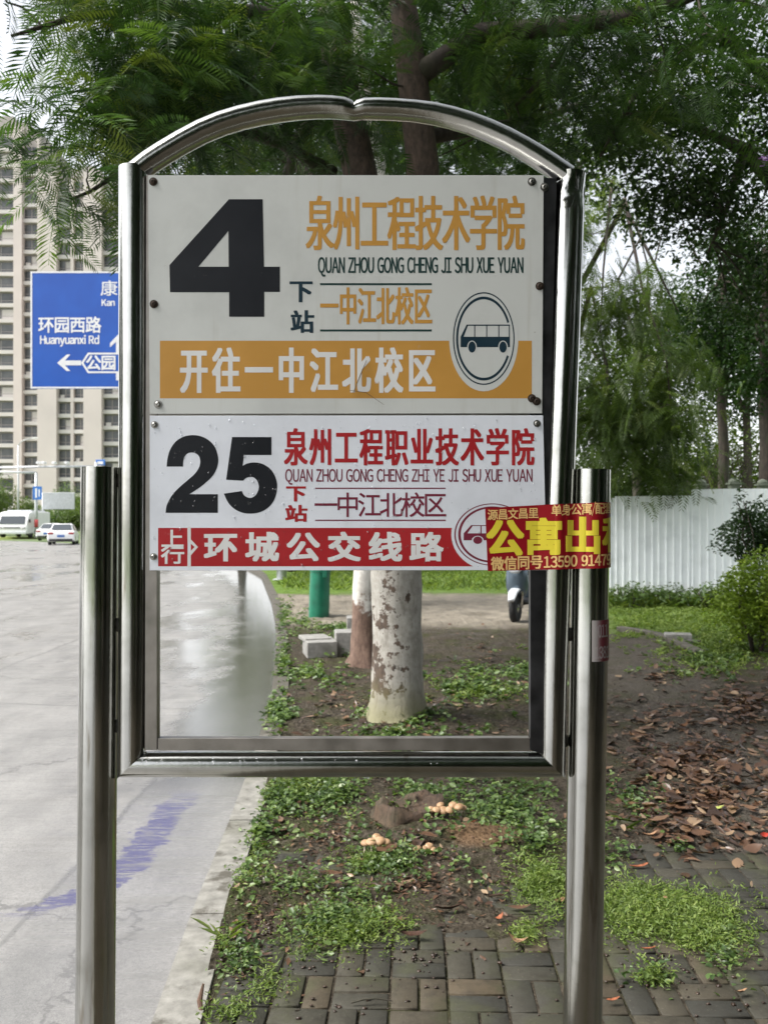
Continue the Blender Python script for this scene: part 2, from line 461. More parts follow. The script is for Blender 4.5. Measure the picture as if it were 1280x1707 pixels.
def m_road():
    t = NT('wet concrete road')
    x, y, z = t.sep()
    big = t.noise(0.55, 5, 0.6, t.map(t.pos(), (1.0, 0.45, 1)))
    mid = t.noise(3.0, 7, 0.65, t.map(t.pos(), (1.0, 0.5, 1))); fine = t.noise(70, 5, 0.7)
    c = t.ramp(mid, [(0.3, (0.17, 0.165, 0.158, 1)), (0.7, (0.31, 0.30, 0.285, 1))])
    c = t.mix(t.math('MULTIPLY', t.step(fine, 0.40, 0.68), 0.5), c, (0.12, 0.117, 0.112, 1))
    grit = t.noise(190, 3, 0.6)
    c = t.mix(t.math('MULTIPLY', t.step(grit, 0.56, 0.70), 0.35), c, (0.42, 0.41, 0.39, 1))
    c = t.mix(t.math('MULTIPLY', t.step(grit, 0.44, 0.34), 0.4), c, (0.07, 0.068, 0.065, 1))
    wv = t.n.new('ShaderNodeVectorMath'); wv.operation = 'ADD'
    t.t.links.new(t.pos(), wv.inputs[0]); t.t.links.new(t.noise(2.2, 5, 0.65, out=1), wv.inputs[1])
    crk = t.voro(0.42, wv.outputs[0], 'DISTANCE_TO_EDGE')
    c = t.mix(t.math('MULTIPLY', t.math('SUBTRACT', 1.0, t.step(crk, 0.003, 0.010)), t.math('MULTIPLY', mid, 0.9)), c, (0.05, 0.048, 0.045, 1))
    lay = t.noise(1.0, 6, 0.7, t.map(t.pos(), (0.8, 9.0, 1)))
    c = t.mix(t.math('MULTIPLY', t.step(lay, 0.48, 0.68), 0.25), c, (0.12, 0.117, 0.11, 1))
    # wet: a band of standing water by the kerb and patchy film elsewhere
    kx = t.math('ADD', x, t.math('MULTIPLY', t.math('MULTIPLY', y, y), 0.0055))    # distance to the bending kerb
    dk = t.math('SUBTRACT', -0.70, kx)
    w1 = t.math('SUBTRACT', 1.0, t.step(t.math('ADD', dk, t.math('MULTIPLY', mid, 1.1)), 0.9, 1.5))
    w1 = t.math('MULTIPLY', w1, t.step(y, 4.5, 5.6))
    w2 = t.step(big, 0.50, 0.62)
    ledge = t.math('MULTIPLY', t.math('SUBTRACT', 1.0, t.step(t.math('ADD', y, t.math('MULTIPLY', mid, 0.9)), 3.35, 3.65)), t.math('SUBTRACT', 1.0, t.step(x, -1.2, -1.05)))
    w2 = t.math('MAXIMUM', w2, ledge)
    gut = t.math('MULTIPLY', t.step(x, -1.47, -1.40), t.math('SUBTRACT', 1.0, t.step(y, 5.0, 7.0)))
    wet = t.math('MAXIMUM', t.math('MAXIMUM', w1, t.math('MULTIPLY', w2, 0.8)), t.math('MULTIPLY', gut, 0.42))
    c = t.mix(t.math('MULTIPLY', wet, 0.40), c, (0.13, 0.13, 0.125, 1))
    c = t.mix(t.math('MULTIPLY', w1, 0.7), c, (0.055, 0.055, 0.045, 1))
    # slab joints and old cracks
    def line(v, at, w):
        return t.math('SUBTRACT', 1.0, t.step(t.math('ABSOLUTE', t.math('SUBTRACT', v, at)), w * 0.4, w))
    wob = t.math('MULTIPLY', t.math('SUBTRACT', t.noise(1.2, 4), 0.5), 0.18)
    xj = t.math('ADD', x, wob)
    j = t.math('MAXIMUM', line(xj, -1.42, 0.02), line(xj, -4.1, 0.035))
    j = t.math('MAXIMUM', j, line(xj, -7.8, 0.05))
    yj = t.math('MULTIPLY', t.math('FRACT', t.math('DIVIDE', t.math('ADD', t.math('ADD', y, wob), t.math('MULTIPLY', x, 0.12)), 4.6)), 4.6)
    j = t.math('MAXIMUM', j, line(yj, 2.3, 0.025))
    c = t.mix(t.math('MULTIPLY', j, t.math('MULTIPLY', mid, 0.75)), c, (0.07, 0.07, 0.065, 1))
    # ragged violet streak along the gutter
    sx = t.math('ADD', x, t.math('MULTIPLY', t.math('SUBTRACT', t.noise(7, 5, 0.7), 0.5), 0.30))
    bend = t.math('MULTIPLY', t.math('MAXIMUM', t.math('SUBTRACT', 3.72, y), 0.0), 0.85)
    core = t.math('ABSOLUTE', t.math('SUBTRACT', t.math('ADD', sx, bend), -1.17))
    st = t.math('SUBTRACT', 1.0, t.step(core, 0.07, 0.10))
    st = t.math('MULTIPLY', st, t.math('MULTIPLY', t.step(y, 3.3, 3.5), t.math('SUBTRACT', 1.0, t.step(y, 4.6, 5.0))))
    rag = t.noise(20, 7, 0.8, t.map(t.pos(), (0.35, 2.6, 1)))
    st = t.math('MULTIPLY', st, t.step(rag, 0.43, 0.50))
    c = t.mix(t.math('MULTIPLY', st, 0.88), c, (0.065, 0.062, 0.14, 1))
    t.bump(t.math('ADD', t.math('MULTIPLY', fine, 0.4), t.math('ADD', mid, t.math('MULTIPLY', lay, 0.25))), 0.12, 0.01)
    ro = t.mix(wet, t.ramp(lay, [(0.35, 0.30), (0.65, 0.55)]), (0.04, 0.04, 0.04, 1))
    return t.fin(c, ro, 0, 0.55)
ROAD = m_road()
def m_concrete(name, c0, c1, sc=10, dirt=False):
    t = NT(name)
    n = t.noise(sc, 8, 0.68); m = t.noise(2, 4)
    c = t.ramp(n, [(0.3, c0), (0.7, c1)])
    c = t.mix(t.math('MULTIPLY', t.step(m, 0.52, 0.72), 0.55), c, (0.12, 0.12, 0.085, 1))
    if dirt:
        y = t.sep()[1]; dn = t.noise(5.5, 6, 0.65)
        f = t.step(t.math('ADD', dn, t.math('MULTIPLY', t.step(y, 4.5, 7.5), 0.30)), 0.52, 0.66)
        c = t.mix(t.math('MULTIPLY', f, 0.85), c, (0.055, 0.048, 0.034, 1))
    t.bump(n, 0.35, 0.01)
    return t.fin(c, 0.75)
KERB = m_concrete('weathered kerb', (0.13, 0.125, 0.11, 1), (0.30, 0.29, 0.26, 1), 14, True)
BLOCK = m_concrete('grey block', (0.15, 0.147, 0.135, 1), (0.36, 0.35, 0.33, 1), 14)
# ------------------------------------------------------------------ setting: ground, road, kerb, paving
KL = [(-0.55, 0.2), (-0.60, 1.2), (-0.70, 2.51), (-0.738, 3.23), (-0.80, 4.88), (-0.883, 6.09), (-1.0, 7.58), (-1.40, 10.94), (-1.75, 13.55), (-2.29, 17.07),
      (-3.56, 24.4), (-5.6, 32), (-9.2, 42), (-14.0, 51), (-19.0, 58), (-30, 69), (-52, 84), (-90, 100)]
KL = [(-0.2, -12.0), (-0.38, -5.0)] + KL
ky = np.array([p[1] for p in KL]); kx_ = np.array([p[0] for p in KL])
def kerb_x(y): return np.interp(y, ky, kx_)

def grid_mesh(name, X, Y, Z, mat, smooth=True):
    h, w = X.shape
    V = np.stack([X, Y, Z], -1).reshape(-1, 3)
    i = np.arange(h * w).reshape(h, w)
    Q = np.stack([i[:-1, :-1], i[:-1, 1:], i[1:, 1:], i[1:, :-1]], -1).reshape(-1, 4)
    return np_mesh(name, V, Q, mat, smooth=smooth)

g = MB(); g.add([(-900, -60, -0.14), (900, -60, -0.14), (900, 1500, -0.14), (-900, 1500, -0.14)], [(0, 1, 2, 3)])
far = NT('far ground'); fn = far.noise(0.15, 6)
far.fin(far.ramp(fn, [(0.3, (0.05, 0.09, 0.02, 1)), (0.7, (0.12, 0.16, 0.05, 1))]), 0.9)
tag(g.build('ground', far.m), kind='structure')

ys = np.concatenate([np.linspace(-12, 30, 60), np.linspace(32, 100, 40)])
t_ = np.linspace(0, 1, 14)
Y = np.repeat(ys[:, None], 14, 1)
X = (kerb_x(ys)[:, None] + 0.03) * (1 - t_) + (-70.0) * t_
X = np.where(Y > 84, np.minimum(X, kerb_x(ys)[:, None] + 0.03), X)
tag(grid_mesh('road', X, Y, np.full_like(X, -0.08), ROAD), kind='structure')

def soil_h(x, y):
    n = (fbm(x, y, 2.2, 1) - 0.5) * 0.075 + (fbm(x, y, 11, 2, 4) - 0.5) * 0.036 + (fbm(x, y, 45, 4, 2) - 0.5) * 0.012
    right = np.clip((x - 0.75) / 0.5, 0, 1)
    edge = 3.02 + (fbm(x, y, 3.0, 9) - 0.5) * 0.55 + right * 0.75
    left = np.clip((-0.50 - x) / 0.10 + (fbm(x, y, 6, 11) - .5) * 1.5, 0, 1)
    k = np.clip((y - edge) / 0.30, 0, 1)
    k = np.maximum(k, left)
    h = n * (0.22 + 0.78 * k) - 0.0085 + 0.018 * k + np.clip(y - 12, 0, 6) * 0.004
    mound = np.exp(-(((x - 0.17) / 0.32) ** 2 + ((y - 4.05) / 0.35) ** 2)) * 0.05 + np.exp(-(((x - 0.48) / 0.17) ** 2 + ((y - 3.92) / 0.16) ** 2)) * 0.035
    root = np.exp(-(((x - 0.09) ** 2 + (y - 6.3) ** 2) / 0.32)) * 0.05
    return h + mound + root
ys = np.concatenate([np.linspace(-12, 1.4, 20), np.linspace(1.5, 7.0, 300), np.linspace(7.05, 20, 160), np.linspace(21, 60, 30)])
u = np.concatenate([np.linspace(0, 3.2, 200), np.linspace(3.25, 9, 70), np.linspace(9.5, 70, 30)])
Y = np.repeat(ys[:, None], len(u), 1)
X = kerb_x(ys)[:, None] + 0.13 + u[None, :]
Z = soil_h(X, Y)
tag(grid_mesh('verge', X, Y, Z, SOIL), kind='structure')

# kerb: stones about a metre long with open joints
kb = MB()
yy = -11.9; k = 0
def kerb_pt(y, off):
    t = Vector((float(kerb_x(y + 0.2) - kerb_x(y - 0.2)), 0.4, 0)).normalized()
    return Vector((float(kerb_x(y)), y, 0)) + Vector((t.y, -t.x, 0)) * off
joint0 = 3.215
ends = [joint0 + 1.0 * i for i in range(-15, 44)]
for a, b in zip(ends[:-1], ends[1:]):
    dz = random.uniform(-0.006, 0.008)
    p0, p1, p2, p3 = kerb_pt(a + .006, 0), kerb_pt(a + .006, .15), kerb_pt(b - .006, .15), kerb_pt(b - .006, 0)
    V = []
    for z, ins in ((-0.2, 0), (0.0 + dz, 0), (0.012 + dz, 0.012)):
        c = (p0 + p1 + p2 + p3) / 4
        for p in (p0, p1, p2, p3):
            q = p + (c - p).normalized() * ins * 1.4; V.append((q.x, q.y, z))
    Fc = [(0, 1, 5, 4), (1, 2, 6, 5), (2, 3, 7, 6), (3, 0, 4, 7), (4, 5, 9, 8), (5, 6, 10, 9), (6, 7, 11, 10), (7, 4, 8, 11), (8, 9, 10, 11)]
    kb.add(V, Fc)
tag(kb.build('kerb', KERB), kind='structure')

# brick paving, basket weave of 10 x 20 cm pavers
def m_paver():
    t = NT('mossy paver')
    n = t.noise(16, 7, 0.68); tt = t.attr('tint'); moss = t.noise(4.5, 4)
    c = t.ramp(tt, [(0, (0.040, 0.039, 0.033, 1)), (0.6, (0.054, 0.051, 0.040, 1)), (0.88, (0.066, 0.056, 0.040, 1)), (1, (0.082, 0.064, 0.042, 1))])
    c = t.mix(t.math('MULTIPLY', t.step(n, 0.42, 0.72), 0.6), c, (0.030, 0.027, 0.021, 1))
    c = t.mix(t.math('MULTIPLY', t.step(moss, 0.48, 0.66), 0.6), c, (0.055, 0.058, 0.030, 1))
    f = t.noise(90, 4, 0.7)
    c = t.mix(t.math('MULTIPLY', t.step(f, 0.62, 0.7), 0.4), c, (0.2, 0.18, 0.14, 1))
    t.bump(t.math('ADD', n, t.math('MULTIPLY', f, 0.5)), 0.5, 0.006)
    return t.fin(c, t.ramp(n, [(0.3, 0.45), (0.7, 0.8)]), 0, 0.15)
PAVER = m_paver()
V = []; Q = []; T = []
ang = R(-2.3); ca, sa = math.cos(ang), math.sin(ang)
def paver(cx, cy, lx, ly):
    gap = 0.0045
    z0 = random.uniform(-0.003, 0.002); tx, ty = random.uniform(-.012, .012), random.uniform(-.012, .012)
    hx, hy = lx / 2 - gap, ly / 2 - gap
    o = len(V); rot = random.uniform(-.012, .012)
    for z, ins in ((-0.05, 0), (-0.003, 0), (0.0, 0.003)):
        for sx, sy in ((-1, -1), (1, -1), (1, 1), (-1, 1)):
            lx_, ly_ = sx * (hx - ins), sy * (hy - ins)
            x = cx + lx_ - rot * ly_; y = cy + ly_ + rot * lx_
            V.append((x * ca - (y - 2.5) * sa, 2.5 + x * sa + (y - 2.5) * ca, z + z0 + lx_ * tx + ly_ * ty))
    for q in ((0, 1, 5, 4), (1, 2, 6, 5), (2, 3, 7, 6), (3, 0, 4, 7), (4, 5, 9, 8), (5, 6, 10, 9), (6, 7, 11, 10), (7, 4, 8, 11), (8, 9, 10, 11)):
        Q.append(tuple(i + o for i in q))
    T.extend([random.random() ** 1.3] * 12)
c_ = 0.092
for i in range(-3, 19):
    for j in range(0, 17):
        x0 = -0.54 + (i + 3) * 2 * c_; y0 = 1.3 + j * 2 * c_
        if x0 > 3.4: continue
        if (i + j) % 2 == 0:
            paver(x0 + c_, y0 + c_ / 2, 2 * c_, c_); paver(x0 + c_, y0 + 1.5 * c_, 2 * c_, c_)
        else:
            paver(x0 + c_ / 2, y0 + c_, c_, 2 * c_); paver(x0 + 1.5 * c_, y0 + c_, c_, 2 * c_)
tag(np_mesh('brick_paving', V, Q, PAVER, tint=T), kind='structure')

# ------------------------------------------------------------------ the bus stop sign
SD = 1.716; S = SD / F
def W(px, py, y=SD): return (float((px - 640) * S), y, float(EYE - (py - HZ) * S))
bus = thing('bus_stop_sign', 'stainless steel bus stop stand with white route plates 4 and 25 under an arched tube', 'bus stop sign', (W(565, 0)[0], SD + 0.02, 0))

def plane_sweep(pts, rad, depth_rad, yc, n=20, closed_ends=(True, True), start_dir=None, end_dir=None):
    """round tube along an outline in the vertical plane of the sign, mitred at its corners; pts in metres (x, z)"""
    pts = [np.array(p, float) for p in pts]; m = MB(); V = []
    N = len(pts)
    for i, p in enumerate(pts):
        d0 = (p - pts[i - 1]) if i else None; d1 = (pts[i + 1] - p) if i < N - 1 else None
        if i == 0 and start_dir is not None: d0 = np.array(start_dir, float)
        if i == N - 1 and end_dir is not None: d1 = np.array(end_dir, float)
        if d0 is None: d0 = d1
        if d1 is None: d1 = d0
        d0 = d0 / np.linalg.norm(d0); d1 = d1 / np.linalg.norm(d1)
        b = d0 + d1; b /= np.linalg.norm(b)
        nrm = np.array((-b[1], b[0])); k = 1 / max(0.35, abs(np.dot(b, d0)))
        r = rad[i] if hasattr(rad, '__len__') else rad
        dr = depth_rad[i] if hasattr(depth_rad, '__len__') else depth_rad
        for q in range(n):
            a = 2 * math.pi * q / n
            o = nrm * (math.cos(a) * r * k)
            V.append((p[0] + o[0], yc + math.sin(a) * dr, p[1] + o[1]))
    Fc = []
    for i in range(N - 1):
        for q in range(n):
            Fc.append((i * n + q, i * n + (q + 1) % n, (i + 1) * n + (q + 1) % n, (i + 1) * n + q))
    if closed_ends[0]: Fc.append(tuple(range(n - 1, -1, -1)))
    if closed_ends[1]: Fc.append(tuple((N - 1) * n + q for q in range(n)))
    m.add(V, Fc); return m
def X2(px, py): w = W(px, py); return (w[0], w[2])
TY = SD + 0.021
def up(n_, a, b): return [(a[0] + (b[0] - a[0]) * t, a[1] + (b[1] - a[1]) * t) for t in np.linspace(0, 1, n_)]
# side tubes: top end to the mitre with the bottom tube
lt = [X2(219, 274), X2(219, 600), X2(218, 1000), X2(215, 1279)]
rt = [X2(955 - .038 * k, 284 + k) for k in range(0, 72, 6)] + [X2(944, 580), X2(932, 900), X2(925, 1150), X2(923.5, 1279)]
o = plane_sweep(lt, [25.5 * S, 25.5 * S, 24.5 * S, 24 * S], 0.030, TY, 28, end_dir=(1, 0)).build('side_tube', STEEL, bus); smooth_angle(o)
o = plane_sweep(rt, [24.5 * S] * 12 + [25 * S, 25 * S, 23 * S, 22 * S], 0.030, TY, 28, end_dir=(-1, 0)).build('side_tube', STEEL, bus); smooth_angle(o)
# a crumpled weld at the head of the right hand tube
for v in o.data.vertices:
    x, y, z = (v.co[i] + ORG[bus.name][i] for i in range(3)); py = HZ - (z - EYE) / S
    if 286 < py < 348 and y < TY:
        k = math.sin((py - 284) / 64 * math.pi)
        v.co.y += k * (0.002 + 0.007 * float(vnoise(x * 90, z * 60, 1.0, 2)))
        v.co.x += k * 0.004 * (float(vnoise(x * 60, z * 90, 1.0, 7)) - 0.5)
o = plane_sweep([X2(215, 1279), X2(923.5, 1279)], 21 * S, 0.028, TY, 28, start_dir=(0, -1), end_dir=(0, 1)).build('bottom_tube', STEEL, bus); smooth_angle(o)
al = [(222, 281), (245, 263), (268, 248), (300, 229), (333, 211.5), (366, 198), (399, 188), (432, 180.5), (465, 175), (497, 171.5), (528, 170), (552, 170.5), (572, 172.5), (583, 175.5), (590, 178)]
ar = [(590, 178), (597, 175.5), (608, 173.5), (632, 173.5), (658, 174.5), (691, 177), (724, 181.5), (754, 188.5), (784, 197.5), (815, 209.5), (847, 224), (872, 237.5), (897, 252.5), (921, 268), (950, 288)]
rl = [19] * 9 + [18.5, 18, 17.5, 17, 15.5, 13]
rr = [13, 15.5, 16.5] + [17] * 3 + [17.5] * 3 + [18] * 3 + [18.5] * 3
o = plane_sweep([X2(*p) for p in al + ar[1:]], [k * S for k in rl + rr[1:]], [0.026] * 13 + [0.024, 0.021, 0.024] + [0.026] * 13, TY, 28).build('arch_tube', STEEL, bus); smooth_angle(o, 50)

def post(top, bot, r0, r1):
    a, b = np.array(W(*top)), np.array(W(*bot))
    gpt = a + (b - a) * ((a[2] + 0.05) / (a[2] - b[2])); m = MB()
    rr_ = np.linspace(r0, r1, 6) * S
    pts = [a + (gpt - a) * t for t in np.linspace(0, 1, 6)]
    for p in pts: p[1] = TY + 0.003
    m.tube([tuple(p) for p in pts], list(rr_), 32)
    o = m.build('post', STEEL, bus); return smooth_angle(o)
post((161, 778), (152.5, 1707), 31, 33.2)
post((991, 782), (975, 1707), 31, 33.2)
WELD = simple('weld bead', (0.10, 0.095, 0.085), 0.5, 0.8, 0.4, 120)
for px, py in ((193, 800), (190.5, 1044), (188.5, 1215), (959, 870), (954, 1060), (946, 1240)):
    wb = MB(); wb.lathe([(0.002, -0.014), (0.006, -0.010), (0.0075, 0), (0.006, 0.010), (0.002, 0.014)], (W(px, py)[0], TY + 0.004, W(px, py)[2]), 10)
    wb.build('weld_bead', WELD, bus, smooth=True)
# flat mounting strips inside the tubes
def strip(name, quad, y0, y1, mat=STRIP):
    m = MB(); V = [W(px, py, y) for y in (y0, y1) for px, py in quad]
    m.add(V, [(0, 1, 2, 3), (7, 6, 5, 4), (0, 4, 5, 1), (1, 5, 6, 2), (2, 6, 7, 3), (3, 7, 4, 0)])
    return m.build(name, mat, bus, bevel=0.0008)
SF = SD + 0.003
strip('mounting_strip', [(243.5, 290), (262, 290), (261.5, 1251), (241, 1251)], SF, SF + 0.024)
m_dk = simple('dark weathered strip', (0.075, 0.075, 0.08), 0.4, 0.85, 0.25, 20)
strip('mounting_strip', [(884, 294), (928, 296), (905, 1258), (884, 1251)], SF, SF + 0.022, m_dk)
strip('mounting_strip', [(262.5, 1232), (883, 1231), (883.5, 1252), (262.5, 1252)], SF + 0.001, SF + 0.02)
strip('mounting_strip', [(262.5, 686), (883, 686), (883, 700), (262.5, 700)], SF + 0.001, SF + 0.02)

# glyph meshes from the program's own font
_gl = {}
def glyph(txt):
    if txt in _gl: return _gl[txt]
    cu = bpy.data.curves.new('g', 'FONT'); cu.body = txt; cu.size = 1; cu.resolution_u = 4
    ob = bpy.data.objects.new('g', cu); COL.objects.link(ob)
    dg = bpy.context.evaluated_depsgraph_get()
    me = bpy.data.meshes.new_from_object(ob.evaluated_get(dg))
    v = np.array([p.co[:2] for p in me.vertices]); f = [tuple(p.vertices) for p in me.polygons]
    bpy.data.objects.remove(ob); bpy.data.meshes.remove(me); bpy.data.curves.remove(cu)
    _gl[txt] = (v, f); return _gl[txt]
rv = glyph('国')[0]; REF0 = rv.min(0); REF1 = rv.max(0); REFC = (REF0 + REF1) / 2; REFS = REF1 - REF0
BOLD = [(0, 0), (-1, -1), (1, -1), (1, 1), (-1, 1), (-1, 0), (1, 0), (0, -1), (0, 1)]
class Decal:
    """flat print: outlines in plate pixels (x right, y down), one layer index per outline"""
    def __init__(s): s.v = []; s.f = []; s.l = []
    def add(s, pts, faces, lay=0.0):
        o = len(s.v); s.v.extend([tuple(p) for p in pts]); s.l.extend([lay] * len(pts)); s.f.extend([tuple(i + o for i in f) for f in faces])
    def poly(s, loops, lay=0.0):
        flat = [p for L in loops for p in L]
        tri = tessellate_polygon([[Vector((p[0], p[1], 0)) for p in L] for L in loops])
        s.add(flat, tri, lay); return s
    def rect(s, x0, y0, x1, y1, lay=0.0): s.add([(x0, y0), (x1, y0), (x1, y1), (x0, y1)], [(0, 1, 2, 3)], lay); return s
    def ring(s, cx, cy, rx, ry, tx, ty, a0=0, a1=360, n=64):
        A = np.radians(np.linspace(a0, a1, n)); P_ = []
        for a in A: P_ += [(cx + rx * math.cos(a), cy + ry * math.sin(a)), (cx + (rx - tx) * math.cos(a), cy + (ry - ty) * math.sin(a))]
        s.add(P_, [(2 * i, 2 * i + 2, 2 * i + 3, 2 * i + 1) for i in range(n - 1)]); return s
    def ell(s, cx, cy, rx, ry, lay=0.0, n=48):
        s.add([(cx + rx * math.cos(a), cy + ry * math.sin(a)) for a in np.linspace(0, 2 * math.pi, n, endpoint=False)], [tuple(range(n))], lay); return s
    def _put(s, v, f, bx, by):
        for k, (dx, dy) in enumerate(BOLD if (bx or by) else BOLD[:1]):
            s.add(v + np.array((dx * bx, dy * by)), f, k * 0.00001)
    def cjk(s, txt, x0, y0, x1, y1, w=None, bx=0.0, by=0.0, slope=0.0):
        n = len(txt)
        if w is None: w = (x1 - x0) / n * 0.95
        pitch = (x1 - x0 - w) / (n - 1) if n > 1 else 0
        for i, ch in enumerate(txt):
            if ch == ' ': continue
            v, f = glyph(ch); c = np.array((x0 + w / 2 + i * pitch, (y0 + y1) / 2 + slope * (i * pitch)))
            q = (v - REFC) / REFS * np.array((w - 2 * bx, -(y1 - y0 - 2 * by))) + c
            s._put(q, f, bx, by)
        return s
    def latin(s, txt, x0, y0, x1, y1, bx=0.0, by=0.0, slope=0.0, space=0.46, gap=0.10):
        """sans letters of one cap height, set tight between x0 and x1"""
        full = lambda ch: chr(ord(ch) + 0xFEE0) if '!' <= ch <= '~' else ch
        h0 = glyph(full('H'))[0]; capb, capt = h0[:, 1].min(), h0[:, 1].max(); ch_ = capt - capb
        x = 0.0; put = []
        for c in txt:
            if c == ' ': x += space * ch_; continue
            v, f = glyph(full(c)); a, b = v[:, 0].min(), v[:, 0].max()
            put.append((v - np.array((a - x, capb)), f)); x += b - a + gap * ch_
        tot = x - gap * ch_
        for v, f in put:
            q = np.stack([x0 + bx + v[:, 0] / tot * (x1 - x0 - 2 * bx), y1 - by - v[:, 1] / ch_ * (y1 - y0 - 2 * by)], -1)
            q[:, 1] += slope * (q[:, 0] - x0)
            s._put(q, f, bx, by)
        return s
    def build(s, name, mat, parent, off, fn=None):
        m = MB()
        if fn is None: fn = lambda px, py, o_: W(px, py, SD - o_)
        m.add([fn(p[0], p[1], off + l) for p, l in zip(s.v, s.l)], s.f)
        return m.build(name, mat, parent)

def plate(quad, mat, label):
    m = MB(); V = [W(px, py, y) for y in (SD, SD + 0.0025) for px, py in quad]
    m.add(V, [(0, 1, 2, 3), (7, 6, 5, 4), (0, 4, 5, 1), (1, 5, 6, 2), (2, 6, 7, 3), (3, 7, 4, 0)])
    o = m.build('route_plate', mat, bus, bevel=0.0007); o['label'] = label; return o
PA = plate([(247, 292), (906, 292), (903.5, 689), (250, 690)], PLATE_A, 'upper white plate with a black 4 and ochre band')
PB = plate([(250, 693), (905, 692.5), (911, 950.5), (250, 951)], PLATE_B, 'lower white plate with a black 25 and red band')
L1, L2, L3 = 0.00012, 0.00022, 0.00034
z1 = lambda x, y: (230 + x * .546875, 280 + y * .546875)
Decal().rect(267, 568, 886, 664).build('colour_band', INK_ORANGE, PA, L1)
Decal().ell(806, 564.4, 57.6, 88).build('emblem_ground', PLATE_A, PA, L2)
d4 = lambda L: [(260 + .1875 * x, 310 + .1875 * y) for x, y in L]
Decal().poly([d4([(650, 118), (950, 118), (962, 718), (1103, 718), (1103, 942), (964, 942), (964, 1163), (652, 1163), (652, 945), (127, 945), (122, 703)]), d4([(645, 400), (648, 718), (380, 718)])]).build('route_number', INK_BLACK, PA, L2)
Decal().cjk('泉州工程技术学院', 512, 331, 872, 417, 42.5, 1.7, 0.4).build('lettering', INK_ORANGE, PA, L2)
Decal().latin('QUAN ZHOU GONG CHENG JI SHU XUE YUAN', 530, 429, 872, 455, 0.55, 0.3).build('lettering', INK_GREEN, PA, L2)
Decal().cjk('下', 484, 468, 521, 504, 36, 1.6, 0.8).build('lettering', INK_NAVY, PA, L2); Decal().cjk('站', 486, 519, 522, 555, 36, 1.4, 0.8).build('lettering', INK_NAVY, PA, L2)
Decal().rect(533.5, 472, 719.5, 475.4).rect(533.5, 549.2, 719.5, 552.6).build('rule_line', INK_GREEN, PA, L2)
Decal().cjk('一中江北校区', 535, 482, 719, 541, 28, 1.2, 0.6).build('lettering', INK_ORANGE, PA, L2)
Decal().cjk('开往一中江北校区', 302, 583, 724, 655, 43, 2.0, 1.3).build('lettering', INK_WHITE, PA, L2)
def emblem(parent, ink, ground, cx, cy, kx, ky):
    e = Decal(); f = lambda L: [(cx + (x - 487) * .15625 * kx, cy + (y - 604) * .15625 * ky) for x, y in L]
    e.ring(cx, cy, 51.3 * kx, 77.3 * ky, 2.0 * kx, 2.2 * ky)
    e.ring(cx, cy, 46 * kx, 70 * ky, 3.4 * kx, 4.6 * ky, 25, 337)
    rc = lambda x0, y0, x1, y1: e.poly([f([(x0, y0), (x1, y0), (x1, y1), (x0, y1)])])
    rc(240, 585, 766, 696); rc(305, 455, 766, 468)
    for x in (385, 513, 642, 754): rc(x, 468, x + 11, 585)
    e.poly([f([(240, 585), (305, 455), (318, 468), (272, 585)])])
    e.build('bus_emblem', ink, parent, L3)
    for x in (362, 692):
        h = Decal(); w = Decal()
        c = f([(x, 695)])[0]; h.ell(c[0], c[1], 7.9 * kx, 10.8 * ky); w.ell(c[0], c[1], 6.2 * kx, 9.3 * ky)
        h.build('emblem_wheel_arch', ground, parent, L3 + 0.00005); w.build('emblem_wheel', ink, parent, L3 + 0.0001)
emblem(PA, INK_NAVY, PLATE_A, 806, 564.4, 1, 1)
# lower plate
d5 = lambda L: [(260 + .1875 * x, 700 + .1875 * y) for x, y in L]
Decal().rect(264, 880, 313, 944).rect(318.5, 880, 905, 944).build('colour_band', INK_RED, PB, L1)
Decal().ell(820, 891, 68, 60).build('emblem_ground', PLATE_B, PB, L2)
Decal().poly([d5([(282, 950), (312, 950), (312, 1062), (376, 1130), (312, 1204), (312, 1308), (282, 1308), (282, 1196), (345, 1130), (282, 1072)])]).build('chevron', INK_WHITE, PB, L2)
def sm(L, n=5):
    """rounds an open run of points"""
    L = np.array(L, float); out = []
    for i in range(len(L) - 1):
        p0, p1, p2, p3 = L[max(i - 1, 0)], L[i], L[i + 1], L[min(i + 2, len(L) - 1)]
        for t in np.linspace(0, 1, n, endpoint=False):
            out.append(tuple(0.5 * ((2 * p1) + (-p0 + p2) * t + (2 * p0 - 5 * p1 + 4 * p2 - p3) * t * t + (-p0 + 3 * p1 - 3 * p2 + p3) * t ** 3)))
    return out + [tuple(L[-1])]
two = sm([(97, 415), (105, 340), (130, 260), (180, 190), (250, 148), (325, 135), (400, 145), (470, 180), (525, 240), (552, 320), (553, 390), (530, 460), (490, 515), (430, 570), (370, 615), (300, 660)]) + [(552, 660), (552, 826)] + sm([(88, 826), (95, 770), (120, 710), (160, 650), (220, 590), (290, 530), (350, 475), (385, 420), (395, 370), (385, 325), (355, 297), (320, 290), (285, 297), (258, 325), (245, 370), (243, 415)])
five = [(678, 152), (1028, 152), (1028, 312), (785, 312)] + sm([(772, 408), (810, 388), (870, 378), (940, 388), (1005, 425), (1050, 480), (1075, 550), (1078, 610), (1065, 680), (1035, 740), (985, 790), (920, 822), (840, 833), (760, 822), (690, 785), (640, 730), (605, 655)]) + sm([(765, 632), (785, 670), (820, 690), (855, 690), (890, 665), (912, 620), (914, 580), (900, 540), (870, 512), (835, 507), (800, 518), (775, 540)]) + [(625, 532)]
Decal().poly([d5(two)]).poly([d5(five)]).build('route_number', INK_BLACK, PB, L2)
Decal().cjk('泉州工程职业技术学院', 475.5, 717, 888.5, 776, 35.5, 1.5, 0.8).build('lettering', INK_RED, PB, L2)
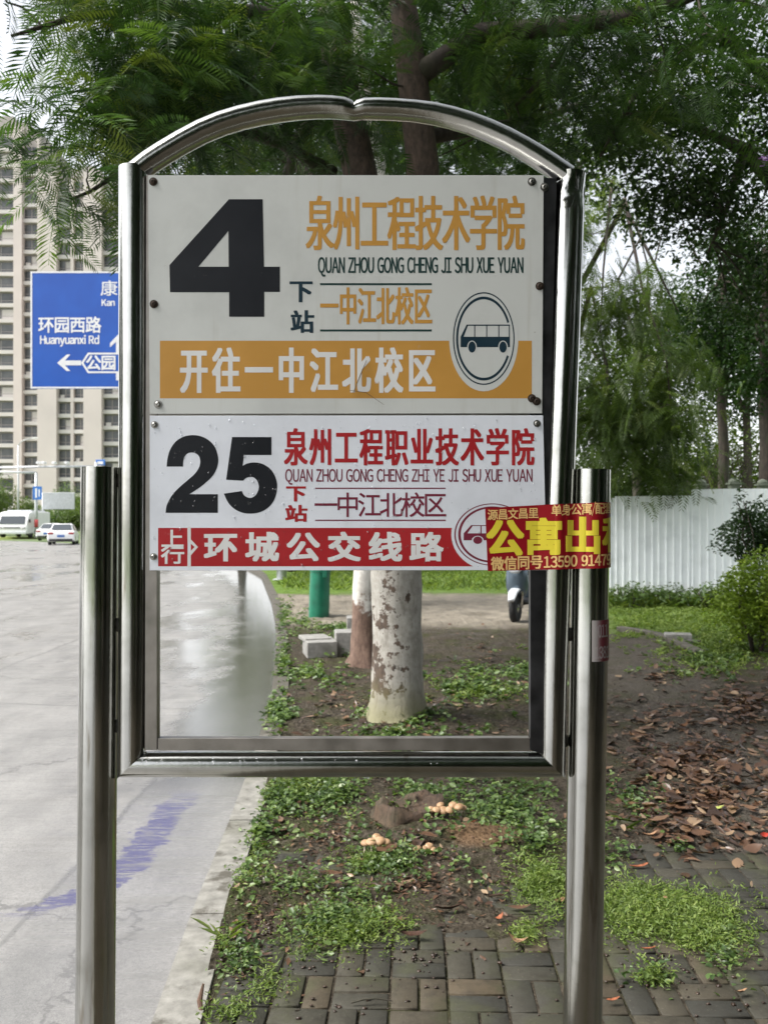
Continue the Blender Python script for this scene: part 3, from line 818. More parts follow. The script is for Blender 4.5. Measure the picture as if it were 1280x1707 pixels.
Decal().latin('QUAN ZHOU GONG CHENG ZHI YE JI SHU XUE YUAN', 475.5, 782, 887, 803, 0.25, 0.2).build('lettering', INK_WINE, PB, L2)
Decal().cjk('下', 478, 810, 509, 836, 31, 1.5, 0.8).build('lettering', INK_RED, PB, L2); Decal().cjk('站', 477, 843, 511.5, 870, 34, 1.3, 0.8).build('lettering', INK_RED, PB, L2)
Decal().rect(525.5, 813, 742.6, 815).rect(525.5, 866.3, 742.6, 868.3).build('rule_line', INK_WINE, PB, L2)
Decal().cjk('一中江北校区', 526, 823, 742, 862, 34.5, 0.35, 0.35).build('lettering', INK_WINE, PB, L2)
Decal().cjk('上', 271, 884, 306, 913, 34, 0.7, 0.7).build('lettering', INK_WHITE, PB, L2); Decal().cjk('行', 271, 911, 307, 940, 35, 0.7, 0.7).build('lettering', INK_WHITE, PB, L2)
Decal().cjk('环城公交线路', 343, 889, 736, 936, 51, 1.9, 1.5).build('lettering', INK_WHITE, PB, L2)
emblem(PB, INK_WINE, PLATE_B, 820, 891, 1.23, 0.67)
# screws
SCREW = simple('screw steel', (0.30, 0.29, 0.27), 0.3, 0.9, 0.3, 90)
RUST = simple('rusty screw', (0.045, 0.028, 0.018), 0.7, 0.3, 0.4, 200)
def screw(px, py, parent, mat, r=6.0):
    c = W(px, py, SD); m = MB(); q = r * S
    m.lathe([(q * 1.25, 0), (q * 1.25, 0.0012), (q * 0.85, 0.0013), (q * 0.8, 0.0028), (q * 0.45, 0.0042), (q * 0.40, 0.0032), (0.0002, 0.0030)], c, 16, axis=(0, -1, 0))
    return smooth_angle(m.build('screw', mat, parent), 30)
for px, py, mt in ((256, 303, RUST), (886, 303, SCREW), (907, 312, SCREW), (257, 507, RUST), (899, 477, RUST), (264, 674, SCREW), (886, 664, RUST), (894, 669, RUST)): screw(px, py, PA, mt, 5.6)
for px, py in ((258, 708), (894.5, 706), (256.5, 928)): screw(px, py, PB, SCREW, 4.8)
# rust runs below screws are printed dirt of their own
dd = Decal()
# raindrops on the lower plate
wt = NT('rain water'); wt.fin((0.95, 0.97, 1, 1), 0.03, 0, 0.5); wt.b.inputs['Transmission Weight'].default_value = 0.85; wt.b.inputs['IOR'].default_value = 1.33
dm = MB()
for k in range(330):
    px, py = random.uniform(254, 902), random.uniform(697, 946)
    if px > 800 and py > 832: continue
    r_ = random.choice((0.0007, 0.0009, 0.0012, 0.0016, 0.0021)); c = W(px, py, SD - 0.0004)
    st = random.uniform(0.9, 1.7)
    V = [(c[0], c[1] - r_ * 0.55, c[2])]
    for rr_, hh in ((0.6, 0.4), (1, 0)):
        for q in range(8):
            a = q * math.pi / 4 ; V.append((c[0] + r_ * rr_ * math.cos(a), c[1] - r_ * hh, c[2] + r_ * rr_ * st * math.sin(a)))
    dm.add(V, [(0, 1 + q, 1 + (q + 1) % 8) for q in range(8)] + [(1 + q, 9 + q, 9 + (q + 1) % 8, 1 + (q + 1) % 8) for q in range(8)])
tag(dm.build('rain_drops', wt.m, PB, smooth=True), kind='stuff')
dm = MB()
for k in range(34):
    px = random.choice([random.uniform(200, 480), random.uniform(200, 900)]); c = W(px, random.uniform(1262, 1276), TY - 0.0275); r_ = random.uniform(0.001, 0.0022)
    dm.lathe([(0.0004, -0.5 * r_), (r_, 0.0), (r_ * 0.7, r_), (0.0003, 1.3 * r_)], c, 8, axis=(0, -1, 0.25))
for k in range(12):
    px = random.choice([random.uniform(360, 420), random.uniform(200, 900)]); c = W(px, 1300, TY); r_ = random.uniform(0.0018, 0.003)
    dm.lathe([(0.0003, -1.6 * r_), (r_ * 0.8, -r_), (r_, -0.2 * r_), (r_ * 0.6, r_ * 0.8)], c, 8)
tag(dm.build('hanging_drops', wt.m, bus, smooth=True), kind='stuff')
# paper stickers
def prof(px, lift):
    u = abs(px - 931) ; t1 = TY - math.sqrt(max(0, 0.030 ** 2 - (u * S) ** 2)) if u * S < 0.030 else 9
    u2 = abs(px - 990); rp = 31.6 * S; t2 = (TY + 0.003) - math.sqrt(max(0, rp ** 2 - (u2 * S) ** 2)) if u2 * S < rp else 9
    base = SD - 0.0016 if px < 912 else SD + 0.010
    if px > 1000: base = 9
    y = min(base, t1, t2)
    if y > 8: y = TY + 0.003
    if 896 < px < 931: y = min(y, SD - 0.0016 + (TY - 0.030 - SD + 0.0016) * (px - 896) / 35)
    if 940 < px < 974:
        ya, yb = TY - math.sqrt(0.030 ** 2 - (9 * S) ** 2), TY + 0.003 - math.sqrt((31.6 * S) ** 2 - (16 * S) ** 2)
        q = (px - 940) / 34; y = min(y, ya + (yb - ya) * q + 0.0045 * math.sin(q * math.pi) ** 2)
    return y - 0.0008 - lift
def sfn(px, py, o_):
    px = min(px, 1021.4)
    return W(px, py, prof(px, o_))
def bisect_build(dec, name, mat, parent, off, xs, lo, hi):
    """cuts flat print into narrow strips so that it can wrap round the tubes"""
    me = bpy.data.meshes.new('tmp'); me.from_pydata([(p[0], p[1], off + l) for p, l in zip(dec.v, dec.l)], [], dec.f)
    bm = bmesh.new(); bm.from_mesh(me); bpy.data.meshes.remove(me)
    for x in xs:
        bmesh.ops.bisect_plane(bm, geom=bm.verts[:] + bm.edges[:] + bm.faces[:], plane_co=(x, 0, 0), plane_no=(1, 0, 0))
    for x, n_ in ((lo, (-1, 0, 0)), (hi, (1, 0, 0))):
        bmesh.ops.bisect_plane(bm, geom=bm.verts[:] + bm.edges[:] + bm.faces[:], plane_co=(x, 0, 0), plane_no=n_, clear_outer=True)
    bm.verts.index_update()
    m = MB(); m.add([sfn(v.co.x, v.co.y, v.co.z) for v in bm.verts], [tuple(v.index for v in f.verts) for f in bm.faces]); bm.free()
    return m.build(name, mat, parent)
cuts = [896 + 3 * i for i in range(42)]
st = Decal().poly([[(808, 847), (905, 841.5), (1022, 837), (1020.5, 946), (905, 949.5), (812.5, 952)]])
ad = bisect_build(st, 'advert_sticker', STICK_RED, bus, 0.0, cuts, 800, 1021.4)
ad['label'] = 'crimson paper sticker with yellow characters wrapped from plate to post'
sl = -0.045
d = Decal().cjk('源昌文昌里', 813, 850, 896, 867, 15.5, 0.3, 0.3, sl)
bisect_build(d, 'lettering', STICK_PALE, ad, 0.0003, cuts, 800, 1021.3)
d = Decal().cjk('单身公寓', 918, 842, 983, 860, 15.5, 0.3, 0.3, sl).latin('/', 983, 839, 989, 858, 0.2, 0.2).cjk('配套', 989, 839, 1021, 857, 15.5, 0.3, 0.3, sl)
bisect_build(d, 'lettering', STICK_PALE, ad, 0.0003, cuts, 800, 1021.3)
d = Decal().cjk('公寓出租', 812, 868, 1062, 927, 58, 2.8, 1.7, -0.03)
bisect_build(d, 'lettering', STICK_YEL, ad, 0.0003, cuts, 800, 1021.3)
d = Decal().cjk('微信同号', 819, 929, 903, 951, 19.5, 0.6, 0.5, sl).latin('13590', 905, 927.5, 961, 946.5, 0.6, 0.4, sl).latin('91479', 967, 925, 1019, 943.5, 0.6, 0.4, sl)
bisect_build(d, 'lettering', STICK_PALE, ad, 0.0003, cuts, 800, 1021.3)
def m_old():
    t = NT('faded sticker'); n = t.noise(30, 5, 0.7); x = t.sep()[0]
    f = t.step(t.math('ADD', x, t.math('MULTIPLY', n, 0.02)), 0.438, 0.455)
    return t.fin(t.mix(f, (0.36, 0.33, 0.32, 1), (0.20, 0.035, 0.05, 1)), 0.45)
def sfn2(px, py, o_):
    u = abs(px - 986.5); rp = 32.2 * S; return W(px, py, (TY + 0.003) - math.sqrt(max(1e-7, rp ** 2 - (u * S) ** 2)) - 0.0006 - o_)
_old = sfn; sfn = sfn2
os_ = bisect_build(Decal().rect(983, 1033, 1017, 1101), 'old_sticker', m_old(), bus, 0.0, [983 + 2 * i for i in range(18)], 980, 1017.5)
os_['label'] = 'small faded maroon sticker low on the right post'
dd = Decal().latin('011', 993, 1040, 1012, 1061, 0.4, 0.3).latin('1381', 988, 1076, 1016, 1096, 0.4, 0.3)
bisect_build(dd, 'lettering', simple('pale grey print', (0.42, 0.36, 0.36), 0.5), os_, 0.0005, [983 + 2 * i for i in range(18)], 980, 1017.5)
sfn = _old
lf = MB(); c = W(167, 1156, TY - 0.031)
lf.add([(c[0] - .003, c[1], c[2] + .006), (c[0] + .001, c[1] - .0015, c[2] + .003), (c[0] + .0035, c[1], c[2] - .007), (c[0] - .001, c[1] - .0012, c[2] - .003)], [(0, 1, 2, 3)])
tag(lf.build('stuck_leaf', simple('fresh green leaf', (.30, .36, .08), .5), org=c), 'tiny yellow-green leaf stuck on the left steel post', 'leaf')
# a dry twig caught on the upper plate
tw = MB(); tw.tube([W(589, 655, SD - .003), W(600, 628, SD - .006), W(611, 601, SD - .003)], [0.0006, 0.0011, 0.0005], 6)
tw.tube([W(583, 651, SD - .003), W(610, 655, SD - .005), W(640, 675, SD - .003)], [0.0005, 0.0006, 0.0003], 5)
tag(tw.build('dry_twig', BARK_BROWN, org=W(600, 628)), 'thin dry twig stuck to the ochre band of the upper plate', 'twig')
# ------------------------------------------------------------------ trees
def in_blobs(blobs):
    """random points in the outer part of a set of ellipsoids: [(cx,cy,cz, rx,ry,rz, n)]"""
    out = []
    for (cx, cy, cz, rx, ry, rz, n) in blobs:
        v = rng.normal(size=(n, 3)); v /= np.linalg.norm(v, axis=1)[:, None]
        r = rng.random(n) ** (1 / 2.2)
        out.append(np.array((cx, cy, cz)) + v * r[:, None] * np.array((rx, ry, rz)))
    return np.concatenate(out)
def wobble(p0, p1, n, amp):
    p0, p1 = np.array(p0, float), np.array(p1, float)
    L = np.linalg.norm(p1 - p0); out = []
    off = rng.normal(0, amp * L, (n, 3)); off[0] = off[-1] = 0
    for i, t in enumerate(np.linspace(0, 1, n)): out.append(p0 + (p1 - p0) * t + off[i] * math.sin(t * math.pi))
    return out
def tree(name, label, base, trunks, limbs, blobs, leaf='frond', mat=None, bark=BARK, per=8, L=0.36, tint=(0.0, 0.75), spread=0.22, droop=(-0.9, 0.25), trunk_mat=None, twig=0.3, pairs=13, pw=0.15, W_=0.4, group=None, plen=0.3, cat='tree', lsp=None, tbias=None):
    t = thing(name, label, cat, base, group)
    tm = MB(); nodes = []
    for pts, rad in trunks:
        n = len(pts); tm.tube(pts, rad, 28, jitter=0.035)
    bx_, by_ = trunks[0][0][0][0], trunks[0][0][0][1]
    for i, v in enumerate(tm.v):
        if v[2] < 1.45 and math.hypot(v[0] - bx_, v[1] - by_) < 0.6:
            th = math.atan2(v[1] - by_, v[0] - bx_); k = 1 + 0.30 * math.exp(-max(v[2], 0) / 0.085) * (0.35 + math.sin(5 * th + 1.1 + bx_) * 0.5 + 0.4 * math.sin(3 * th))
            k *= 1 + 0.11 * (float(fbm(th * 1.6 + 9, v[2] * 5, 1.0, 3, 3)) - 0.5)
            tm.v[i] = (bx_ + (v[0] - bx_) * k, by_ + (v[1] - by_) * k, v[2])
    o = tm.build('trunk', trunk_mat or bark, t, smooth=True)
    lm = MB()
    for pts, rad in limbs:
        lm.tube(pts, rad, 9, jitter=0.06)
        P_ = np.array(pts)
        for i in range(len(P_) - 1):
            for q in np.linspace(0, 1, 4, endpoint=False): nodes.append(P_[i] + (P_[i + 1] - P_[i]) * q)
    for pts, rad in trunks: nodes += [np.array(p) for p in pts[len(pts) // 2:]]
    nodes = np.array(nodes)
    C_ = in_blobs(blobs)
    if lsp is not None: C_ = C_[lsp(C_)]
    for c in C_[rng.random(len(C_)) < twig]:
        dd_ = np.linalg.norm((nodes - c) * np.array((1, 1, 1.3)), axis=1); k = int(np.argmin(dd_))
        L_ = dd_[k]
        if L_ < 0.1 or L_ > 4: continue
        lm.tube(wobble(nodes[k], c, 5, 0.07), list(np.linspace(min(0.022, 0.006 + 0.006 * L_), 0.003, 5)), 5, caps=False)
    if lm.v: lm.build('branches', bark, t, smooth=True)
    n = len(C_) * per
    ctr = np.repeat(C_, per, 0) + rng.normal(0, spread, (n, 3)) * np.array((1, 1, 0.6))
    az = rng.random(n) * 2 * math.pi; pit = rng.uniform(droop[0], droop[1], n); rol = rng.normal(0, 0.35, n)
    base_t = np.repeat(rng.uniform(tint[0], tint[1], len(C_)), per)
    if tbias is not None: base_t = base_t + tbias(ctr)
    tt = np.clip(base_t + rng.normal(0, 0.12, n), 0, 1)
    sz = L * rng.uniform(0.65, 1.2, n)
    if leaf == 'frond':
        V, Q, k = fronds(ctr, az, pit, rol, sz, pairs=pairs, pw=pw, plen=plen)
    else:
        V, Q = leaves(ctr, az, pit, rol, sz, sz * W_); k = 6
    np_mesh('crown', V, Q, mat, t, tint=np.repeat(tt, k))
    return t

# the whitewashed street tree behind the sign
b = G(660, 1205)
bx, by = b[0], b[1]
def flare(h, r): return r * (1 + 0.30 * math.exp(-h / 0.10))
hs = [-0.08, 0.0, 0.03, 0.06, 0.1, 0.15, 0.22, 0.3, 0.4, 0.5, 0.6, 0.7, 0.8, 0.9, 1.0, 1.1, 1.2, 1.4, 1.6, 2.1, 2.6]
tr = ([(bx + 0.008 * math.sin(3 * h) + 0.004 * h, by + 0.02 * h, h) for h in hs], [flare(max(h, 0), 0.188) * (1 - 0.02 * h) * (1 + .03 * math.sin(7 * h)) for h in hs])
fork = np.array((bx + 0.01, by + 0.05, 2.5))
def pt(px, py, d): return tuple(P(px, py, d))
stems = [([tuple(fork), pt(600, 290, 6.4), pt(565, 120, 6.6), pt(545, -40, 6.9), pt(530, -300, 7.2)], [0.16, 0.13, 0.125, 0.11, 0.07]),
         ([tuple(fork + np.array((.05, .02, 0))), pt(705, 280, 6.2), pt(690, 150, 6.1), pt(668, -20, 6.2), pt(700, -300, 6.0)], [0.15, 0.12, 0.11, 0.10, 0.06])]
limbs = [([pt(690, 130, 6.1), pt(800, 55, 6.0), pt(960, 42, 5.8), pt(1080, 20, 5.6), pt(1190, -25, 5.3)], [0.085, 0.07, 0.062, 0.055, 0.04]),
         ([pt(860, 175, 6.4), pt(905, 130, 6.2), pt(970, 50, 5.9)], [0.014, 0.02, 0.025]),
         ([pt(555, 290, 6.5), pt(470, 240, 6.2), pt(380, 210, 5.6), pt(250, 255, 5.0), pt(150, 320, 4.5), pt(110, 335, 4.4)], [0.06, 0.04, 0.03, 0.018, 0.010, 0.005]),
         ([pt(550, 60, 6.8), pt(430, 20, 6.3), pt(280, 10, 5.6), pt(120, 30, 5.0), pt(20, 60, 4.7)], [0.07, 0.05, 0.035, 0.02, 0.008]),
         ([pt(480, 290, 6.9), pt(500, 230, 6.7), pt(540, 150, 6.6)], [0.05, 0.045, 0.05]),
         ([pt(262, 245, 4.9), pt(300, 252, 4.8), pt(350, 225, 4.9), pt(420, 180, 5.4)], [0.007, 0.012, 0.015, 0.02]),
         ([pt(700, 230, 6.2), pt(800, 215, 6.6), pt(900, 200, 7.2), pt(1000, 160, 7.6)], [0.06, 0.045, 0.035, 0.02])]
def B(px, py, d, rx, ry, rz, n):
    c = P(px, py, d); return (c[0], c[1], c[2], rx, ry, rz, n)
blobs1 = [B(560, 60, 6.4, 2.0, 1.5, 0.75, 84), B(400, 150, 5.9, 0.9, 0.9, 0.5, 30), B(330, 60, 5.4, 0.8, 0.8, 0.5, 22), B(150, -45, 4.9, 0.75, 0.7, 0.24, 15),
          B(140, 235, 4.4, 0.16, 0.4, 0.12, 4), B(205, 185, 4.6, 0.27, 0.4, 0.15, 11), B(255, 130, 4.8, 0.4, 0.4, 0.25, 18), B(165, 300, 4.3, 0.08, 0.2, 0.08, 4),
          B(840, 120, 6.6, 1.3, 1.2, 0.7, 60), B(1090, 60, 5.8, 1.1, 1.2, 0.5, 36), B(700, -250, 6.0, 2.4, 2.2, 0.8, 24)]
tree('whitewashed_tree', 'large feathery tree with peeling whitewashed trunk standing right behind the bus sign', (bx, by, 0), [tr] + stems, limbs, blobs1, 'frond', LEAF_FEATHER,
     trunk_mat=m_limewash('limewashed bark', 2.0), L=0.34, per=9, spread=0.22, twig=0.35, tint=(0.05, 0.85), pairs=17, pw=0.11, group='street trees along the kerb',
     tbias=lambda c: np.where((c[:, 0] < -0.9) & (c[:, 0] > -1.9) & (rng.random(len(c)) < 0.4), 0.28, 0.0))  # sunlit left fronds: lighter, yellower tint put into the leaf colour
# brown and white trunk behind it
b2 = G(607, 1108); hs = [-0.06, 0, 0.1, 0.4, 0.8, 1.3, 2.0, 3.0]
tr2 = ([(b2[0] + 0.045 * h - 0.02 * math.sin(h * 2), b2[1], h) for h in hs], [flare(max(h, 0), 0.135) for h in hs])
top2 = np.array(tr2[0][-1])
def peel_mat():
    t = NT('brown and limed bark'); z = t.sep()[2]; n = t.noise(5, 6, 0.65)
    crack = t.noise(30, 6, 0.7, t.map(t.pos(), (1, 1, 0.35)))
    br = t.ramp(crack, [(0.3, (0.07, 0.04, 0.03, 1)), (0.7, (0.23, 0.15, 0.11, 1))])
    wh = t.ramp(n, [(0.35, (0.30, 0.27, 0.23, 1)), (0.6, (0.60, 0.58, 0.54, 1))])
    c = t.mix(t.step(t.math('ADD', z, t.math('MULTIPLY', t.math('SUBTRACT', n, 0.5), 0.9)), 0.62, 0.72), br, wh)
    t.bump(crack, 0.6, 0.015); return t.fin(c, 0.85)
blobs2 = [B(430, 200, 9.6, 1.6, 1.5, 1.0, 42), B(650, 120, 9.8, 2.0, 1.6, 1.2, 54), B(820, 190, 9.6, 1.3, 1.4, 0.9, 36)]
tree('street_tree', 'second street tree with brown lower bark and white limed patch, behind the whitewashed one', (b2[0], b2[1], 0),
     [tr2, ([tuple(top2), pt(640, 330, 9.1), pt(610, 180, 9.4), pt(590, 0, 9.8)], [0.12, 0.1, 0.09, 0.05])],
     [([tuple(top2), pt(520, 300, 9.0), pt(440, 220, 9.2), pt(330, 170, 9.3)], [0.09, 0.07, 0.04, 0.015]), ([pt(620, 250, 9.3), pt(760, 180, 9.5), pt(860, 130, 9.7)], [0.08, 0.05, 0.02])],
     blobs2, 'frond', LEAF_FEATHER, trunk_mat=peel_mat(), L=0.40, per=11, spread=0.28, tint=(0.0, 0.6), pairs=12, pw=0.17, group='street trees along the kerb')
# farther street trees, their trunks hidden by the plates
def simple_tree(name, label, x, y, h, r, blobs, leaf, mat, group=None, lean=0.0, nl=6, **kw):
    hs = np.linspace(-0.1, h, 8)
    tr_ = ([(x + lean * hh + 0.03 * math.sin(hh * 1.7 + x), y + 0.03 * math.cos(hh * 1.3), hh) for hh in hs], [r * (1 + 0.25 * math.exp(-max(hh, 0) / 0.25)) * (1 - 0.55 * max(hh, 0) / h) for hh in hs])
    lb = []
    for i in range(nl):
        bl = blobs[i % len(blobs)]; k = random.randint(4, 7); s0 = np.array(tr_[0][k])
        e = np.array(bl[:3]) + rng.normal(0, 0.45, 3) * np.array(bl[3:6])
        lb.append((wobble(s0, e, 6, 0.05), list(np.linspace(tr_[1][k] * 0.6, 0.012, 6))))
    return tree(name, label, (x, y, 0), [tr_], lb, blobs, leaf, mat, group=group, **kw)
x3, y3 = P(652, 0, 15)[0], 15.0
simple_tree('street_tree', 'dark street tree farther up the kerb whose crown shows under the arch on the left', x3, y3, 7.5, 0.17,
            [B(400, 210, 15, 2.0, 1.6, 1.3, 70), B(560, 200, 15, 2.0, 1.8, 1.5, 75), B(480, 0, 15, 3.0, 2.4, 1.8, 40), B(470, 660, 15, .75, 1.5, 1.2, 45)], 'leaf', LEAF_DARK, 'street trees along the kerb', per=34, L=0.16, W_=0.42, spread=0.36, tint=(0, 0.8))
simple_tree('street_tree', 'olive street tree far up the kerb, seen under the right half of the arch', P(664, 0, 19)[0], 19, 9, 0.2,
            [B(760, 220, 19, 2.6, 2.0, 1.8, 65), B(880, 160, 19, 2.2, 2.0, 1.8, 50), B(800, 430, 19, 2.6, 1.6, 1.6, 50), B(760, 0, 19, 3.4, 2.4, 1.8, 40)], 'leaf', LEAF_OLIVE, 'street trees along the kerb', per=30, L=0.17, W_=0.4, spread=0.4, tint=(0, 0.6))
for x_, y_, lb in ((-2.7, 25.0, 'street tree where the kerb starts to bend, hidden mostly by the plates'), (-6.1, 36.0, 'street tree on the bend of the kerb, farthest of the row')):
    simple_tree('street_tree', lb, x_, y_, 7, 0.17, [(x_, y_, 3.2, 1.6, 1.8, 1.7, 70), (x_, y_, 5.2, 2.0, 2.0, 1.8, 60)], 'leaf', LEAF_OLIVE, 'street trees along the kerb', per=50, L=0.18, W_=0.45, spread=0.4, tint=(0, 0.7))
# weeping tree beside the right post
xw, yw = P(938, 0, 16.8)[0], 17.8
tree('weeping_tree', 'tall feathery weeping tree with hanging branches right of the bus sign', (xw, yw, 0),
     [([(xw, yw, -0.1), (xw + .05, yw, 1.5), (xw + 0.15, yw, 3.5), (xw + 0.3, yw, 6), (xw + 0.5, yw - .3, 9)], [0.2, 0.17, 0.15, 0.12, 0.06])],
     [([(xw + .15, yw, 4)] + [pt(985, 480, 16.5), pt(1010, 610, 16.2), pt(1020, 740, 16)], [0.07, 0.05, 0.035, 0.01]),
      ([(xw + .3, yw, 6)] + [pt(1040, 340, 16.0), pt(1080, 420, 15.8), pt(1130, 520, 15.5)], [0.06, 0.05, 0.03, 0.01]),
      ([pt(1040, 330, 16.0), pt(1070, 480, 15.8), pt(1110, 600, 15.5), pt(1120, 700, 15.4)], [0.04, 0.025, 0.018, 0.008]),
      ([pt(1020, 300, 16), pt(1005, 450, 15.9), pt(1000, 560, 15.9)], [0.03, 0.02, 0.008])],
     [B(1005, 690, 16.2, 0.75, 0.9, 1.2, 55), B(1080, 710, 16, 0.75, 0.9, 0.8, 40), B(1000, 500, 16.4, 0.55, 0.9, 0.9, 20), B(1075, 500, 16, 0.75, 0.9, 0.6, 15),
      B(980, 350, 16.6, 0.5, 0.9, 0.9, 12), B(1100, 610, 15.6, 0.9, 0.8, 0.45, 16), B(880, 600, 17, 1.4, 1.0, 2.0, 40), B(1100, 790, 16.5, 0.5, 0.6, 0.35, 14)],
     'frond', LEAF_OLIVE, L=0.46, per=11, spread=0.34, droop=(-1.2, 0.1), tint=(0.0, 0.8), pairs=10, pw=0.2, twig=0.4)
# big tree overhanging from the right
xr, yr = 4.6, 7.6
tree('overhanging_tree', 'dark small-leaved tree leaning in from the right edge with dense overhanging crown', (xr, yr, 0),
     [([(xr, yr, -0.1), (xr, yr, 1.5), (xr - .1, yr, 3.2), (xr - .3, yr, 5), (xr - .4, yr - .2, 7)], [0.22, 0.18, 0.16, 0.12, 0.06])],
     [([(xr - .1, yr, 3.4), pt(1240, 250, 7.4), pt(1130, 200, 7.3), pt(1010, 190, 7.2)], [0.09, 0.06, 0.035, 0.012]),
      ([(xr - .3, yr, 4.8), pt(1200, 60, 7.3), pt(1080, 120, 7.0), pt(1000, 260, 6.9)], [0.08, 0.05, 0.03, 0.01]),
      ([pt(1240, 250, 7.4), pt(1210, 350, 7.4), pt(1180, 420, 7.4)], [0.05, 0.025, 0.01])],
     [B(1190, 130, 7.2, 0.95, 1.0, 0.7, 74), B(1050, 190, 7.1, 0.6, 0.8, 0.5, 34), B(1200, 350, 7.4, 0.6, 0.8, 0.42, 34), B(1120, 290, 7.2, 0.5, 0.7, 0.3, 20), B(1260, 470, 7.6, 0.36, 0.6, 0.4, 18), B(1260, -150, 7, 1.3, 1.5, 0.6, 20)],
     'leaf', LEAF_DARK, L=0.062, W_=0.5, per=70, spread=0.16, tint=(0.1, 0.95), droop=(-0.9, 0.3), twig=0.5)
# park trees behind the hoarding
def park(px, d, h, r, blobs, label, mat=LEAF_DARK, per=34, L=0.15, **kw):
    simple_tree('park_tree', label, P(px, 0, d)[0], d, h, r, blobs, 'leaf', mat, 'park trees behind the hoarding', per=per, L=L, W_=0.45, spread=0.34, **kw)
park(1204, 22, 8, 0.17, [B(1200, 590, 22, 1.5, 1.5, 1.0, 95), B(1170, 520, 22, 1.3, 1.4, 0.9, 60), B(1240, 430, 22, 1.4, 1.4, 1.2, 60)], 'dark park tree with straight black trunk behind the white hoarding', tint=(0, 0.6))
park(1275, 20, 8, 0.2, [B(1275, 600, 20, 0.75, 1.2, 1.4, 70), B(1290, 420, 20, 1.3, 1.2, 1.3, 60)], 'dark park tree cut by the right picture edge, behind the bushes', tint=(0, 0.6))
park(1116, 25, 7, 0.12, [B(1100, 560, 25, 1.4, 1.4, 1.5, 55), B(1120, 700, 25, 1.5, 1.2, 0.8, 60)], 'thin trunked park tree nearest to the weeping tree', LEAF_OLIVE, tint=(0, 0.7))
park(1060, 31, 9, 0.2, [B(1010, 300, 31, 3.2, 2, 2.6, 40), B(1010, 620, 31, 3.0, 2, 2.6, 90), B(1130, 200, 31, 3.0, 2, 2.4, 26)], 'broad olive tree far behind the hoarding filling the space by the weeping tree', LEAF_OLIVE, L=0.24, tint=(0, .6))
park(1245, 33, 10, 0.2, [B(1230, 200, 33, 3.6, 2, 3.0, 40), B(1260, 480, 33, 2.4, 2, 2.4, 90), B(1150, 600, 33, 2.8, 2, 2.2, 80), B(1250, 660, 33, 2.4, 2, 1.2, 40)], 'tall dark tree far behind the hoarding at the right', L=0.24, tint=(0, .7))
# bare vase-shaped shrubs
def bare(px, d, h, label):
    x = P(px, 0, d)[0]; t = thing('bare_shrub', label, 'shrub', (x, d, 0), 'bare vase-shaped shrubs behind the hoarding')
    m = MB(); m.tube([(x, d, -.1), (x, d, 0.9), (x, d, 1.9)], [0.09, 0.075, 0.07], 9, jitter=.05); m.build('trunk', BARK, t, smooth=True)
    m = MB(); tips = []
    for i in range(9):
        a = i * 2.4; s = random.uniform(0.5, 1.1); e = (x + math.cos(a) * s, d + math.sin(a) * s, h + random.uniform(-.5, .3))
        w = wobble((x, d, 1.8), e, 5, 0.05); m.tube(w, [0.035, 0.028, 0.02, 0.014, 0.006], 6, caps=False); tips += w[2:]
        for q in range(3):
            e2 = np.array(w[3]) + rng.normal(0, .3, 3) + np.array((0, 0, .5)); m.tube(wobble(w[2], e2, 4, 0.05), [0.016, 0.012, 0.008, 0.004], 5, caps=False); tips.append(e2)
    m.build('branches', BARK, t, smooth=True)
    n = 260; c = np.array(tips)[rng.integers(0, len(tips), n)] + rng.normal(0, .25, (n, 3))
    V, Q = leaves(c, rng.random(n) * 6.28, rng.uniform(-.8, .5, n), rng.normal(0, .4, n), 0.13, 0.06)
    np_mesh('foliage', V, Q, LEAF_OLIVE, t, tint=np.repeat(rng.random(n), 6))
bare(1222, 26, 3.9, 'bare vase-shaped shrub right of the straight black trunk')
bare(1166, 27, 3.6, 'bare vase-shaped shrub left of the straight black trunk')
def bush(name, label, c, r, n, L, mat, tint=(0, .8), W_=0.5, group=None, stems=5, cat='bush'):
    x, y, z = c; t = thing(name, label, cat, (x, y, 0), group)
    m = MB()
    for i in range(stems):
        a = i * 2.3; m.tube(wobble((x + .05 * math.cos(a), y + .05 * math.sin(a), -.03), (x + r[0] * .5 * math.cos(a), y + r[1] * .5 * math.sin(a), z + r[2] * .4), 5, .06), [.016, .014, .012, .009, .005], 6)
    m.build('stem', BARK, t, smooth=True)
    v = rng.normal(size=(n, 3)); v /= np.linalg.norm(v, axis=1)[:, None]
    lump = 1 + 0.30 * (vnoise(v[:, 0] * 2 + 5, v[:, 2] * 2 + v[:, 1] * 1.3, 1.6, 3) - 0.5) * 2
    p = np.array((x, y, z)) + v * (rng.random(n) ** 0.42 * lump)[:, None] * np.array(r)
    p = p[p[:, 2] > 0.02]; n = len(p)
    cl = vnoise(p[:, 0] * 1.0 + p[:, 2] * .7, p[:, 1] + p[:, 2], 4.0, 6)
    tt = np.clip(tint[0] + (tint[1] - tint[0]) * (0.6 * cl + 0.4 * rng.random(n)), 0, 1)
    s = L * rng.uniform(.6, 1.2, n)
    V, Q = leaves(p, rng.random(n) * 6.28, rng.uniform(-.7, .7, n), rng.normal(0, .5, n), s, s * W_)
    np_mesh('foliage', V, Q, mat, t, tint=np.repeat(tt, 6)); return t
def gz(px, py, d): return tuple(P(px, py, d))
bush('round_bush', 'dark green rounded bush against the white hoarding at the right edge', gz(1268, 892, 10.6), (0.52, 0.5, 0.42), 5200, 0.055, LEAF_DARK, (0, 0.9))
bush('lime_bush', 'yellow-green bush below the dark bush at the right edge', gz(1262, 1000, 9.6), (0.50, 0.5, 0.52), 6200, 0.055, LEAF_LIME, (0, 0.8))
sp = MB()
